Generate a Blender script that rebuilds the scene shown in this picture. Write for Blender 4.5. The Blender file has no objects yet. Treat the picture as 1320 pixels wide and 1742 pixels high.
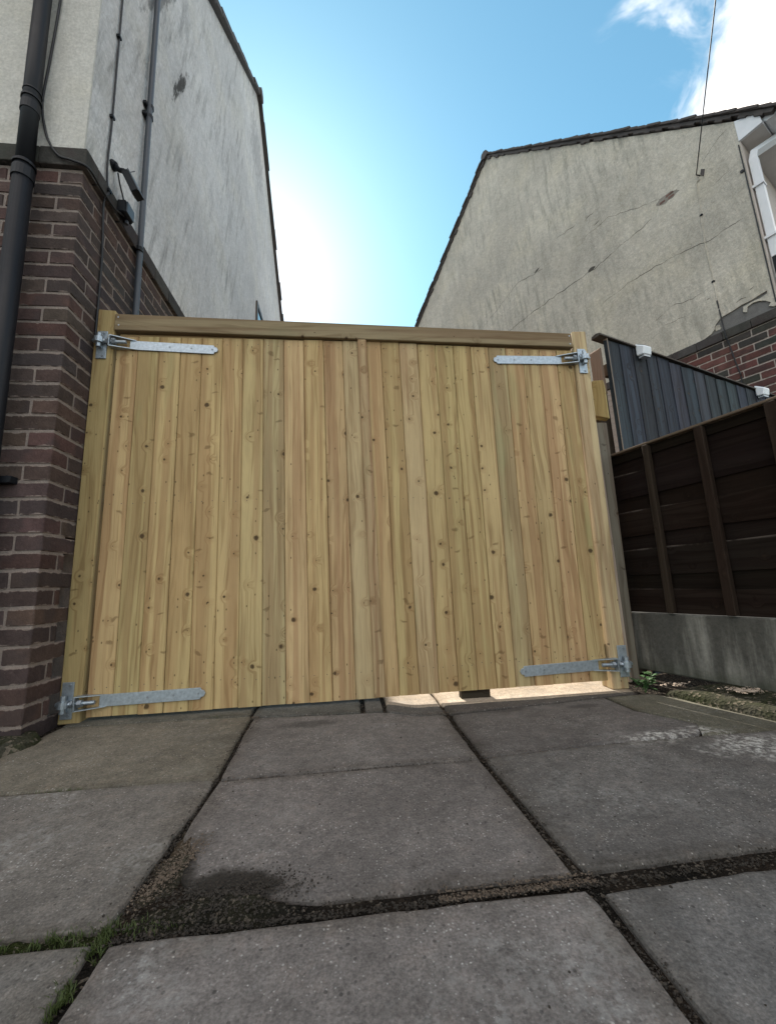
import bpy, bmesh, math, random
from mathutils import Vector, Matrix, noise

random.seed(7)
SC = bpy.context.scene
COL = SC.collection
R = math.radians

# ------------------------------------------------------------------ camera
cam_d = bpy.data.cameras.new('camera')
cam_d.sensor_fit = 'VERTICAL'
cam_d.sensor_height = 36.0
cam_d.lens = 36.0 * 698.0 / 1742.0
cam_d.clip_start = 0.02
cam_d.clip_end = 2000
cam = bpy.data.objects.new('camera', cam_d)
COL.objects.link(cam)
cam.matrix_world = Matrix(((0.99369125, 0.02043269, -0.11027335, 0),
                           (-0.10477233, -0.18161487, -0.97777236, 0),
                           (-0.04000579, 0.98315744, -0.17832833, 0),
                           (0, 0, 0, 1)))
SC.camera = cam

# ------------------------------------------------------------------ light
SUN_EL, SUN_AZ = 41.5, -12.0          # azimuth measured from +Y towards +X
W = bpy.data.worlds.new('World')
SC.world = W
W.use_nodes = True
nt = W.node_tree
nt.nodes.clear()


class NT:
    """small node helper"""
    def __init__(s, tree):
        s.t = tree

    def n(s, typ, **kw):
        nd = s.t.nodes.new(typ)
        for k, v in kw.items():
            setattr(nd, k, v)
        return nd

    def put(s, sock, v):
        if v is None:
            return
        if isinstance(v, bpy.types.NodeSocket):
            s.t.links.new(v, sock)
        else:
            if hasattr(sock.default_value, '__len__') and not hasattr(v, '__len__'):
                v = [v] * len(sock.default_value)
            if hasattr(v, '__len__') and hasattr(sock.default_value, '__len__') and len(sock.default_value) == 4 and len(v) == 3:
                v = list(v) + [1]
            sock.default_value = v

    def math(s, op, a, b=None, c=None, clamp=False):
        nd = s.n('ShaderNodeMath', operation=op, use_clamp=clamp)
        s.put(nd.inputs[0], a)
        if b is not None:
            s.put(nd.inputs[1], b)
        if c is not None:
            s.put(nd.inputs[2], c)
        return nd.outputs[0]

    def vm(s, op, a, b=None):
        nd = s.n('ShaderNodeVectorMath', operation=op)
        s.put(nd.inputs[0], a)
        if b is not None:
            s.put(nd.inputs[3 if op == 'SCALE' else 1], b)
        return nd.outputs[1] if op in ('DOT_PRODUCT', 'LENGTH', 'DISTANCE') else nd.outputs[0]

    def ss(s, v, a, b, lo=0.0, hi=1.0):
        nd = s.n('ShaderNodeMapRange', interpolation_type='SMOOTHSTEP')
        s.put(nd.inputs[0], v)
        for i, q in enumerate((a, b, lo, hi)):
            s.put(nd.inputs[1 + i], q)
        return nd.outputs[0]

    def mix(s, f, a, b, mode='MIX'):
        nd = s.n('ShaderNodeMix', data_type='RGBA', blend_type=mode)
        s.put(nd.inputs[0], f)
        s.put(nd.inputs[6], a)
        s.put(nd.inputs[7], b)
        return nd.outputs[2]

    def noise(s, vec, scale=5, detail=4, rough=0.55, col=False, dims='3D'):
        nd = s.n('ShaderNodeTexNoise', noise_dimensions=dims)
        if vec is not None:
            s.put(nd.inputs['Vector'], vec)
        nd.inputs['Scale'].default_value = scale
        nd.inputs['Detail'].default_value = detail
        nd.inputs['Roughness'].default_value = rough
        return nd.outputs[1 if col else 0]

    def vor(s, vec, scale=5, feature='F1', dims='3D', rnd=1.0):
        nd = s.n('ShaderNodeTexVoronoi', feature=feature, voronoi_dimensions=dims)
        if vec is not None:
            s.put(nd.inputs['Vector'], vec)
        nd.inputs['Scale'].default_value = scale
        nd.inputs['Randomness'].default_value = rnd
        return nd

    def xyz(s, v):
        nd = s.n('ShaderNodeSeparateXYZ')
        s.put(nd.inputs[0], v)
        return nd.outputs

    def comb(s, x=0, y=0, z=0):
        nd = s.n('ShaderNodeCombineXYZ')
        for i, q in enumerate((x, y, z)):
            s.put(nd.inputs[i], q)
        return nd.outputs[0]

    def mapv(s, v, scale=(1, 1, 1), loc=(0, 0, 0), rot=(0, 0, 0)):
        nd = s.n('ShaderNodeMapping')
        s.put(nd.inputs[0], v)
        nd.inputs[1].default_value = loc
        nd.inputs[2].default_value = rot
        nd.inputs[3].default_value = scale
        return nd.outputs[0]


SKY_STRENGTH = 0.105
EXPOSURE = 0.85
T = NT(nt)
sky = T.n('ShaderNodeTexSky', sky_type='NISHITA')
sky.sun_disc = False
sky.sun_elevation = R(SUN_EL)
sky.sun_rotation = R(SUN_AZ)
sky.air_density = 1.0
sky.dust_density = 0.32
sky.ozone_density = 0.1
dirv = T.n('ShaderNodeTexCoord').outputs['Generated']
dx, dy, dz = T.xyz(dirv)
# clouds lie on a layer: project the direction onto a plane overhead
den = T.math('MAXIMUM', T.math('ADD', dz, 0.12), 0.05)
cp = T.comb(T.math('DIVIDE', dx, den), T.math('DIVIDE', dy, den), 0)
warp = T.noise(cp, 1.7, 3, 0.5, col=True)
cpw = T.vm('ADD', cp, T.vm('SCALE', warp, 0.35))
base = T.noise(T.mapv(cpw, loc=(3.1, 7.7, 0)), 1.05, 7, 0.58)
dcl = T.vm('DISTANCE', dirv, Vector((0.70, 0.36, 0.62)))
bump_c = T.ss(dcl, 0.39, 0.10, 0, 0.86)
dcl2 = T.vm('DISTANCE', dirv, Vector((0.06, 0.62, 0.78)))
clear = T.ss(dcl2, 0.85, 0.52, 0, 0.36)
puff = T.noise(T.mapv(cpw, loc=(5, 1, 0)), 3.1, 8, 0.62)
rag = T.math('ADD', T.math('MULTIPLY_ADD', base, 1.2, -0.1), T.math('MULTIPLY_ADD', puff, 0.7, -0.35))
cov = T.math('SUBTRACT', T.math('ADD', rag, bump_c), clear)
cm = T.ss(cov, 0.42, 0.66)
wis = T.noise(T.mapv(cpw, scale=(1.0, 3.0, 1), rot=(0, 0, R(70)), loc=(2.9, 0.4, 0)), 2.4, 6, 0.6)
dw = T.vm('DISTANCE', dirv, Vector((0.47, 0.382, 0.797)))
wm = T.math('MULTIPLY', T.ss(wis, 0.50, 0.72), T.ss(dw, 0.115, 0.03, 0, 0.85))
cm = T.math('MAXIMUM', cm, wm)
cshade = T.noise(T.mapv(cpw, loc=(9, 2, 0)), 2.6, 5, 0.55)
ccol = T.mix(cshade, (10.4, 9.7, 9.3), (16.2, 14.6, 13.2))
lum = T.vm('DOT_PRODUCT', sky.outputs[0], Vector((0.3, 0.5, 0.2)))
tint = T.mix(T.ss(lum, 3.2, 9.0), (0.88, 1.34, 1.22), (1.05, 1.0, 0.97))
skyc = T.mix(cm, T.vm('MULTIPLY', sky.outputs[0], tint), ccol)
bg = T.n('ShaderNodeBackground')
T.put(bg.inputs[0], skyc)
bg.inputs[1].default_value = SKY_STRENGTH
out = T.n('ShaderNodeOutputWorld')
nt.links.new(bg.outputs[0], out.inputs[0])

sun_d = bpy.data.lights.new('sun', 'SUN')
sun_d.energy = 4.5
sun_d.angle = R(0.5)
sun_d.color = (1.0, 0.93, 0.82)
sun = bpy.data.objects.new('sun', sun_d)
COL.objects.link(sun)
sv = Vector((math.sin(R(SUN_AZ)) * math.cos(R(SUN_EL)), math.cos(R(SUN_AZ)) * math.cos(R(SUN_EL)), math.sin(R(SUN_EL))))
sun.rotation_euler = sv.to_track_quat('Z', 'Y').to_euler()
sun.location = sv * 60

SC.view_settings.view_transform = 'Standard'
SC.view_settings.look = 'None'
SC.view_settings.exposure = EXPOSURE
SC.view_settings.gamma = 1.0
SC.view_settings.use_curve_mapping = False


# ------------------------------------------------------------------ helpers
class MB:
    """collects polygons in the local space of the parent, then links them as ONE mesh object"""
    def __init__(s):
        s.v, s.f = [], []

    def add(s, verts, faces):
        b = len(s.v)
        s.v += [tuple(p) for p in verts]
        s.f += [tuple(i + b for i in q) for q in faces]
        return s

    def box(s, lo, hi, m=None):
        x0, y0, z0 = lo
        x1, y1, z1 = hi
        vs = [Vector(p) for p in ((x0, y0, z0), (x1, y0, z0), (x1, y1, z0), (x0, y1, z0), (x0, y0, z1), (x1, y0, z1), (x1, y1, z1), (x0, y1, z1))]
        if m:
            vs = [m @ p for p in vs]
        return s.add(vs, [(0, 3, 2, 1), (4, 5, 6, 7), (0, 1, 5, 4), (1, 2, 6, 5), (2, 3, 7, 6), (3, 0, 4, 7)])

    def hexa(s, p):
        return s.add(p, [(0, 3, 2, 1), (4, 5, 6, 7), (0, 1, 5, 4), (1, 2, 6, 5), (2, 3, 7, 6), (3, 0, 4, 7)])

    def prism(s, poly, axis, a, b):
        """poly: 2D points; axis 'x','y','z' is the extrusion axis from a to b"""
        n = len(poly)
        def P(q, t):
            return {'x': (t, q[0], q[1]), 'y': (q[0], t, q[1]), 'z': (q[0], q[1], t)}[axis]
        vs = [P(q, a) for q in poly] + [P(q, b) for q in poly]
        fs = [tuple(range(n))[::-1], tuple(range(n, 2 * n))]
        fs += [(i, (i + 1) % n, n + (i + 1) % n, n + i) for i in range(n)]
        return s.add(vs, fs)

    def tube(s, pts, r, seg=8, cap=True):
        pts = [Vector(p) for p in pts]
        rings = []
        for i, p in enumerate(pts):
            d = (pts[min(i + 1, len(pts) - 1)] - pts[max(i - 1, 0)]).normalized()
            u = d.cross(Vector((0, 0, 1)))
            if u.length < 0.05:
                u = d.cross(Vector((0, 1, 0)))
            u.normalize()
            w = d.cross(u)
            rr = r[i] if hasattr(r, '__len__') else r
            rings.append([p + (u * math.cos(2 * math.pi * k / seg) + w * math.sin(2 * math.pi * k / seg)) * rr for k in range(seg)])
        vs = [q for g in rings for q in g]
        fs = []
        for i in range(len(pts) - 1):
            for k in range(seg):
                a, b = i * seg + k, i * seg + (k + 1) % seg
                fs.append((a, b, b + seg, a + seg))
        if cap:
            fs.append(tuple(range(seg))[::-1])
            fs.append(tuple(range((len(pts) - 1) * seg, len(pts) * seg)))
        return s.add(vs, fs)

    def build(s, name, mat, parent=None, bevel=0.0, smooth=False, color=None, center=True, jitter=0.0):
        vs = [Vector(p) for p in s.v]
        if center and vs:
            lo = Vector([min(p[i] for p in vs) for i in range(3)])
            hi = Vector([max(p[i] for p in vs) for i in range(3)])
            c = (lo + hi) / 2
        else:
            c = Vector((0, 0, 0))
        me = bpy.data.meshes.new(name)
        me.from_pydata([p - c for p in vs], [], s.f)
        if bevel or jitter or True:
            bm = bmesh.new()
            bm.from_mesh(me)
            bmesh.ops.recalc_face_normals(bm, faces=bm.faces)
            if bevel:
                bmesh.ops.bevel(bm, geom=list(bm.edges), offset=bevel, segments=1, affect='EDGES', profile=0.5, clamp_overlap=True)
            if jitter:
                for v in bm.verts:
                    v.co += Vector([random.uniform(-jitter, jitter) for _ in range(3)])
            bm.to_mesh(me)
            bm.free()
        if smooth:
            for p in me.polygons:
                p.use_smooth = True
        me.materials.append(mat)
        return link(me, name, parent, c, color)


def link(me, name, parent, loc, color=None):
    o = bpy.data.objects.new(name, me)
    o.location = loc
    if color:
        o.color = tuple(color) if len(color) == 4 else (*color, 1)
    COL.objects.link(o)
    if parent:
        o.parent = parent
    return o


def tag(o, label=None, cat=None, group=None, kind=None):
    for k, v in (('label', label), ('category', cat), ('group', group), ('kind', kind)):
        if v:
            o[k] = v
    return o


def thing(name, label, cat, loc=(0, 0, 0), rz=0.0, group=None, kind=None):
    o = bpy.data.objects.new(name, None)
    o.empty_display_size = 0.1
    o.location = loc
    o.rotation_euler = (0, 0, rz)
    COL.objects.link(o)
    return tag(o, label, cat, group, kind)


def jit(c, a=0.12):
    f = 1 + random.uniform(-a, a)
    return tuple(min(1, max(0, q * f * (1 + random.uniform(-a, a) * 0.35))) for q in c)


# ------------------------------------------------------------------ materials
def new_mat(name):
    m = bpy.data.materials.new(name)
    m.use_nodes = True
    m.node_tree.nodes.clear()
    t = NT(m.node_tree)
    b = t.n('ShaderNodeBsdfPrincipled')
    o = t.n('ShaderNodeOutputMaterial')
    m.node_tree.links.new(b.outputs[0], o.inputs[0])
    return m, t, b


def bump(t, b, h, strength=0.3, dist=0.01):
    nd = t.n('ShaderNodeBump')
    nd.inputs['Strength'].default_value = strength
    nd.inputs['Distance'].default_value = dist
    t.put(nd.inputs['Height'], h)
    t.t.links.new(nd.outputs[0], b.inputs['Normal'])


def plain(name, col, rough=0.6, metal=0.0, spec=0.4, var=0.15, scale=12, bmp=0.0):
    m, t, b = new_mat(name)
    co = t.n('ShaderNodeTexCoord').outputs['Object']
    n = t.noise(co, scale, 5, 0.6)
    f = t.math('MULTIPLY_ADD', n, 2 * var, 1 - var)
    c = t.vm('SCALE', col, f)
    t.put(b.inputs['Base Color'], c)
    t.put(b.inputs['Roughness'], t.math('MULTIPLY_ADD', n, 0.2, rough - 0.1))
    b.inputs['Metallic'].default_value = metal
    b.inputs['Specular IOR Level'].default_value = spec
    if bmp:
        bump(t, b, t.noise(co, scale * 8, 3, 0.6), bmp, 0.004)
    return m


def wood_mat(name, axis=2, knots=1.0, rough=0.68, knot_keep=0.32, grain_amt=1.0, edge_wear=0):
    """pressure treated softwood; base colour comes from the object's colour. axis = long axis of the piece"""
    m, t, b = new_mat(name)
    co = t.n('ShaderNodeTexCoord').outputs['Object']
    oi = t.n('ShaderNodeObjectInfo')
    rnd = oi.outputs['Random']
    x, y, z = t.xyz(co)
    if axis == 0:
        x, z = z, x
    elif axis == 1:
        y, z = z, y
    r1 = t.math('MULTIPLY', rnd, 137.0)
    xs = t.math('ADD', t.math('ADD', x, t.math('MULTIPLY', y, 0.9)), r1)
    zs = t.math('ADD', z, t.math('MULTIPLY', rnd, 71.0))
    kv = t.vor(t.comb(xs, zs, 0), 8.5, dims='2D')
    d = kv.outputs['Distance']
    kc = t.xyz(kv.outputs['Color'])
    keep = t.math('GREATER_THAN', kc[0], t.math('MULTIPLY_ADD', t.math('FRACT', t.math('MULTIPLY', rnd, 7.31)), 0.42, knot_keep))
    rad = t.math('MULTIPLY_ADD', t.math('POWER', kc[1], 3.0), 0.09, 0.021)
    wob = t.math('MULTIPLY_ADD', t.noise(t.comb(xs, zs, 0), 70, 3), 0.09, -0.045)
    dd = t.math('ADD', d, wob)
    knot = t.math('MULTIPLY', keep, t.ss(dd, t.math('MULTIPLY', rad, 1.25), t.math('MULTIPLY', rad, 0.55)))
    halo = t.math('MULTIPLY', keep, t.ss(dd, 0.30, 0.04))
    low = t.noise(t.comb(t.math('MULTIPLY', xs, 7), 0, t.math('MULTIPLY', zs, 0.8)), 1, 3, 0.5)
    gx = t.math('ADD', t.math('MULTIPLY', xs, 62), t.math('ADD', t.math('MULTIPLY', low, 9), t.math('MULTIPLY', halo, 2.2)))
    gv = t.comb(gx, r1, t.math('MULTIPLY', zs, 1.6))
    g = t.noise(gv, 1.0, 3, 0.6)
    gf = t.noise(t.comb(t.math('MULTIPLY', gx, 4.5), r1, t.math('MULTIPLY', zs, 9)), 1.0, 2, 0.5)
    band = t.noise(t.comb(t.math('MULTIPLY', xs, 24), r1, t.math('MULTIPLY', zs, 0.5)), 1.0, 2, 0.5)
    base = oi.outputs['Color']
    pale = t.mix(1.0, base, (1.16, 1.16, 1.04), 'MULTIPLY')
    warm = t.mix(1.0, base, (0.93, 0.845, 0.755), 'MULTIPLY')
    c = t.mix(t.ss(band, 0.44, 0.56), pale, warm)
    lines = t.math('MULTIPLY', t.ss(g, 0.47, 0.66), 0.55 * grain_amt)
    c = t.mix(lines, c, t.mix(1.0, base, (0.55, 0.44, 0.34), 'MULTIPLY'))
    c = t.vm('SCALE', c, t.math('MULTIPLY_ADD', gf, 0.3 * grain_amt, 1 - 0.15 * grain_amt))
    blot = t.noise(t.comb(t.math('MULTIPLY', xs, 3), r1, zs), 2.3, 4, 0.6)
    c = t.vm('SCALE', c, t.math('MULTIPLY_ADD', blot, 0.5, 0.75))
    # copper green bleed here and there
    gr = t.math('MULTIPLY', t.ss(t.noise(t.comb(t.math('MULTIPLY', xs, 9), 3.3, t.math('MULTIPLY', zs, 1.7)), 1.0, 3, 0.5), 0.60, 0.78), 0.45 * knots)
    c = t.mix(gr, c, t.mix(1.0, base, (0.72, 0.93, 0.78), 'MULTIPLY'))
    c = t.mix(t.math('MULTIPLY', halo, 0.24 * knots), c, t.mix(1.0, base, (0.58, 0.42, 0.30), 'MULTIPLY'))
    c = t.mix(t.math('MULTIPLY', knot, 0.88 * knots), c, (0.055, 0.033, 0.018))
    # spike knots: short dark dashes lying across the grain
    zw = t.math('ADD', zs, t.math('MULTIPLY', t.noise(t.comb(xs, zs, 0), 11, 2), 0.09))
    sv_ = t.vor(t.comb(t.math('MULTIPLY', xs, 0.55), t.math('MULTIPLY', zw, 1.3), 5), 7.0, dims='2D')
    spk = t.math('MULTIPLY', t.math('GREATER_THAN', t.xyz(sv_.outputs['Color'])[0], 0.76), t.ss(t.math('ADD', sv_.outputs['Distance'], wob), 0.085, 0.03))
    c = t.mix(t.math('MULTIPLY', spk, 0.5 * knots), c, t.mix(1.0, base, (0.24, 0.17, 0.12), 'MULTIPLY'))
    # splits and resin pins
    pv = t.vor(t.comb(t.math('MULTIPLY', xs, 1.0), t.math('MULTIPLY', zs, 0.55), 0), 26, dims='2D')
    pin = t.math('MULTIPLY', t.math('GREATER_THAN', t.xyz(pv.outputs['Color'])[0], t.math('MULTIPLY_ADD', t.math('FRACT', t.math('MULTIPLY', rnd, 3.7)), 0.22, 0.78)), t.ss(pv.outputs['Distance'], 0.10, 0.045))
    c = t.mix(t.math('MULTIPLY', pin, 0.75 * knots), c, (0.06, 0.04, 0.02))
    t.put(b.inputs['Base Color'], c)
    t.put(b.inputs['Roughness'], t.math('MULTIPLY_ADD', g, 0.2, rough - 0.08))
    b.inputs['Specular IOR Level'].default_value = 0.12
    if edge_wear:
        gz_ = t.xyz(t.n('ShaderNodeTexCoord').outputs['Generated'])[2]
        wear = t.math('MULTIPLY', t.ss(gz_, 0.90, 0.97), t.ss(t.noise(co, 9, 4, 0.6), 0.35, 0.6))
        t.put(b.inputs['Base Color'], t.mix(t.math('MULTIPLY', wear, edge_wear), c, (0.13, 0.105, 0.09)))
    bump(t, b, t.math('SUBTRACT', t.math('MULTIPLY_ADD', gf, 0.4, g), knot), 0.25, 0.0015)
    return m


def slab_mat(name, tint=(0.150, 0.137, 0.127)):
    m, t, b = new_mat(name)
    geo = t.n('ShaderNodeNewGeometry').outputs['Position']
    oi = t.n('ShaderNodeObjectInfo')
    p = t.vm('ADD', geo, t.vm('SCALE', (13.0, 7.0, 0.0), oi.outputs['Random']))
    big = t.noise(p, 2.6, 4, 0.6)
    mid = t.noise(p, 22, 5, 0.65)
    fine = t.noise(p, 210, 3, 0.6)
    f = t.math('MULTIPLY', t.math('MULTIPLY_ADD', big, 0.95, 0.52), t.math('MULTIPLY_ADD', mid, 0.95, 0.52))
    f = t.math('MULTIPLY', f, t.math('MULTIPLY_ADD', fine, 1.5, 0.25))
    f = t.math('MULTIPLY', f, t.math('MULTIPLY_ADD', t.noise(p, 85, 4, 0.75), 1.15, 0.43))
    f = t.math('MULTIPLY', f, t.math('MULTIPLY_ADD', t.noise(p, 7, 6, 0.7), 0.65, 0.68))
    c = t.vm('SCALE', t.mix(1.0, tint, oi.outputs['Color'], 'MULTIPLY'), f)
    c = t.mix(t.ss(mid, 0.5, 0.75, 0, 0.35), c, t.vm('MULTIPLY', c, (1.10, 0.98, 0.90)))
    # exposed aggregate: pale and dark grains, crowded in worn areas
    v = t.vor(t.vm('ADD', p, t.vm('SCALE', t.noise(p, 300, 2, 0.5, col=True), 0.003)), 150, rnd=1.0)
    vc = t.xyz(v.outputs['Color'])
    wear = t.noise(p, 5.5, 5, 0.62)
    dens = t.math('SUBTRACT', 0.92, t.math('MULTIPLY', t.ss(wear, 0.40, 0.68), 0.48))
    sp = t.math('MULTIPLY', t.math('GREATER_THAN', vc[0], dens), t.ss(v.outputs['Distance'], t.math('MULTIPLY_ADD', vc[2], 0.4, 0.15), 0.08))
    c = t.mix(t.math('MULTIPLY', sp, 0.75), c, t.mix(vc[1], (0.21, 0.195, 0.175), (0.56, 0.53, 0.50)))
    v2 = t.vor(p, 95)
    dk = t.math('MULTIPLY', t.math('GREATER_THAN', t.xyz(v2.outputs['Color'])[0], 0.94), t.ss(v2.outputs['Distance'], 0.38, 0.2))
    c = t.mix(t.math('MULTIPLY', dk, 0.6), c, (0.03, 0.028, 0.026))
    # lichen / worn pale bloom, amount in the object's alpha
    li = t.math('MULTIPLY', t.ss(t.noise(p, 4.2, 7, 0.72), 0.47, 0.72), t.ss(t.noise(p, 60, 4, 0.7), 0.40, 0.62))
    c = t.mix(t.math('MULTIPLY', li, oi.outputs['Alpha']), c, (0.36, 0.35, 0.33))
    # a few real marks: spilt pale cement by the fence, damp and oil by the gate
    q = t.xyz(geo)
    def blob(cx, cy, rx, ry, n_amt=0.6, nsc=9):
        ex = t.math('DIVIDE', t.math('SUBTRACT', q[0], cx), rx)
        ey = t.math('DIVIDE', t.math('SUBTRACT', q[1], cy), ry)
        d = t.math('SQRT', t.math('ADD', t.math('MULTIPLY', ex, ex), t.math('MULTIPLY', ey, ey)))
        return t.math('ADD', d, t.math('MULTIPLY', t.math('SUBTRACT', t.noise(geo, nsc, 5, 0.65), 0.5), 2 * n_amt))
    spl = t.math('MINIMUM', blob(1.12, 1.43, 0.26, 0.085, 1.0), blob(1.28, 1.30, 0.22, 0.11, 1.1))
    spl = t.math('MULTIPLY', t.ss(spl, 1.0, 0.3), t.ss(t.noise(geo, 48, 6, 0.75), 0.42, 0.66))
    c = t.mix(spl, c, (0.58, 0.56, 0.52))
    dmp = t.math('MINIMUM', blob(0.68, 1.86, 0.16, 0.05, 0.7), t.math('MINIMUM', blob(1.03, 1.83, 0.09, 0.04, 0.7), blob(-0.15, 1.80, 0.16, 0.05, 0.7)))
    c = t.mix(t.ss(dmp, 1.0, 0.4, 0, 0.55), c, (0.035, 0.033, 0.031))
    grime = t.math('MINIMUM', blob(-0.225, 0.930, 0.115, 0.060, 0.55, 14), blob(-0.345, 0.96, 0.05, 0.09, 0.6, 14))
    gx_, gy_, _g = t.xyz(t.n('ShaderNodeTexCoord').outputs['Generated'])
    e_ = t.math('MINIMUM', t.math('MINIMUM', gx_, t.math('SUBTRACT', 1.0, gx_)), t.math('MINIMUM', gy_, t.math('SUBTRACT', 1.0, gy_)))
    e_ = t.math('ADD', e_, t.math('MULTIPLY', t.math('SUBTRACT', t.noise(geo, 13, 5, 0.65), 0.5), 0.16))
    c = t.mix(t.ss(e_, 0.085, 0.0, 0, 0.5), c, t.vm('MULTIPLY', c, (0.50, 0.46, 0.40)))
    c = t.mix(t.ss(grime, 1.05, 0.55, 0, 0.93), c, t.vm('SCALE', (0.026, 0.022, 0.018), t.math('MULTIPLY_ADD', fine, 1.6, 0.2)))
    t.put(b.inputs['Base Color'], c)
    t.put(b.inputs['Roughness'], t.math('MULTIPLY_ADD', mid, 0.25, 0.70))
    b.inputs['Specular IOR Level'].default_value = 0.15
    h = t.math('ADD', t.math('MULTIPLY', mid, 0.8), t.math('ADD', t.math('MULTIPLY', fine, 0.5), t.math('MULTIPLY', sp, 0.35)))
    bump(t, b, h, 0.55, 0.004)
    return m


def soil_mat(name, a, c2, sc=60):
    m, t, b = new_mat(name)
    geo = t.n('ShaderNodeNewGeometry').outputs['Position']
    n1 = t.noise(geo, 7, 4, 0.6)
    n2 = t.noise(geo, sc, 5, 0.7)
    v = t.vor(geo, sc * 3)
    c = t.mix(t.ss(n1, 0.35, 0.65), a, c2)
    c = t.vm('SCALE', c, t.math('MULTIPLY_ADD', n2, 1.5, 0.25))
    g = t.math('GREATER_THAN', t.xyz(v.outputs['Color'])[0], 0.86)
    c = t.mix(t.math('MULTIPLY', g, 0.5), c, (0.20, 0.165, 0.13))
    t.put(b.inputs['Base Color'], c)
    b.inputs['Roughness'].default_value = 0.95
    b.inputs['Specular IOR Level'].default_value = 0.05
    bump(t, b, t.math('ADD', n2, t.math('MULTIPLY', v.outputs['Distance'], 0.8)), 0.9, 0.008)
    return m


def brick_mat(name, smear=(0.40, 0.31, 0.26), smear_amt=1.0, hz=0.0325):
    m, t, b = new_mat(name)
    co = t.n('ShaderNodeTexCoord').outputs['Object']
    geo = t.n('ShaderNodeNewGeometry').outputs['Position']
    oi = t.n('ShaderNodeObjectInfo')
    p = t.vm('ADD', co, t.vm('SCALE', (31, 17, 11), oi.outputs['Random']))
    n1 = t.noise(p, 14, 5, 0.65)
    n2 = t.noise(p, 90, 4, 0.65)
    f = t.math('MULTIPLY', t.math('MULTIPLY_ADD', n1, 1.1, 0.45), t.math('MULTIPLY_ADD', n2, 0.7, 0.65))
    c = t.vm('SCALE', oi.outputs['Color'], f)
    # fire-flash: darker plum and sooty areas over part of the face
    c = t.mix(t.ss(t.noise(p, 9, 3, 0.5), 0.48, 0.66, 0, 0.6), c, (0.055, 0.043, 0.042))
    x, y, z = t.xyz(co)
    az = t.math('ABSOLUTE', z)
    edge = t.math('SUBTRACT', hz, az)
    sn = t.noise(geo, 26, 4, 0.6)
    lim = t.math('MULTIPLY', t.ss(sn, 0.38, 0.75), 0.014 * smear_amt)
    sm = t.ss(t.math('SUBTRACT', edge, lim), 0.0022, -0.0018)
    sp = t.ss(t.noise(geo, 60, 3, 0.6), 0.68, 0.74, 0, 0.55 * smear_amt)
    sm = t.math('MAXIMUM', sm, sp)
    c = t.mix(t.math('MULTIPLY', sm, 0.8), c, t.vm('SCALE', smear, t.math('MULTIPLY_ADD', n2, 0.7, 0.62)))
    t.put(b.inputs['Base Color'], c)
    b.inputs['Roughness'].default_value = 0.9
    b.inputs['Specular IOR Level'].default_value = 0.12
    bump(t, b, t.math('ADD', t.math('MULTIPLY', n1, 0.6), n2), 0.6, 0.004)
    return m


def mortar_mat(name, col):
    m, t, b = new_mat(name)
    geo = t.n('ShaderNodeNewGeometry').outputs['Position']
    n1 = t.noise(geo, 16, 5, 0.65)
    n2 = t.noise(geo, 140, 4, 0.65)
    c = t.vm('SCALE', col, t.math('MULTIPLY', t.math('MULTIPLY_ADD', n1, 0.9, 0.55), t.math('MULTIPLY_ADD', n2, 0.7, 0.65)))
    t.put(b.inputs['Base Color'], c)
    b.inputs['Roughness'].default_value = 0.95
    bump(t, b, t.math('ADD', n1, n2), 0.7, 0.005)
    return m


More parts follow.
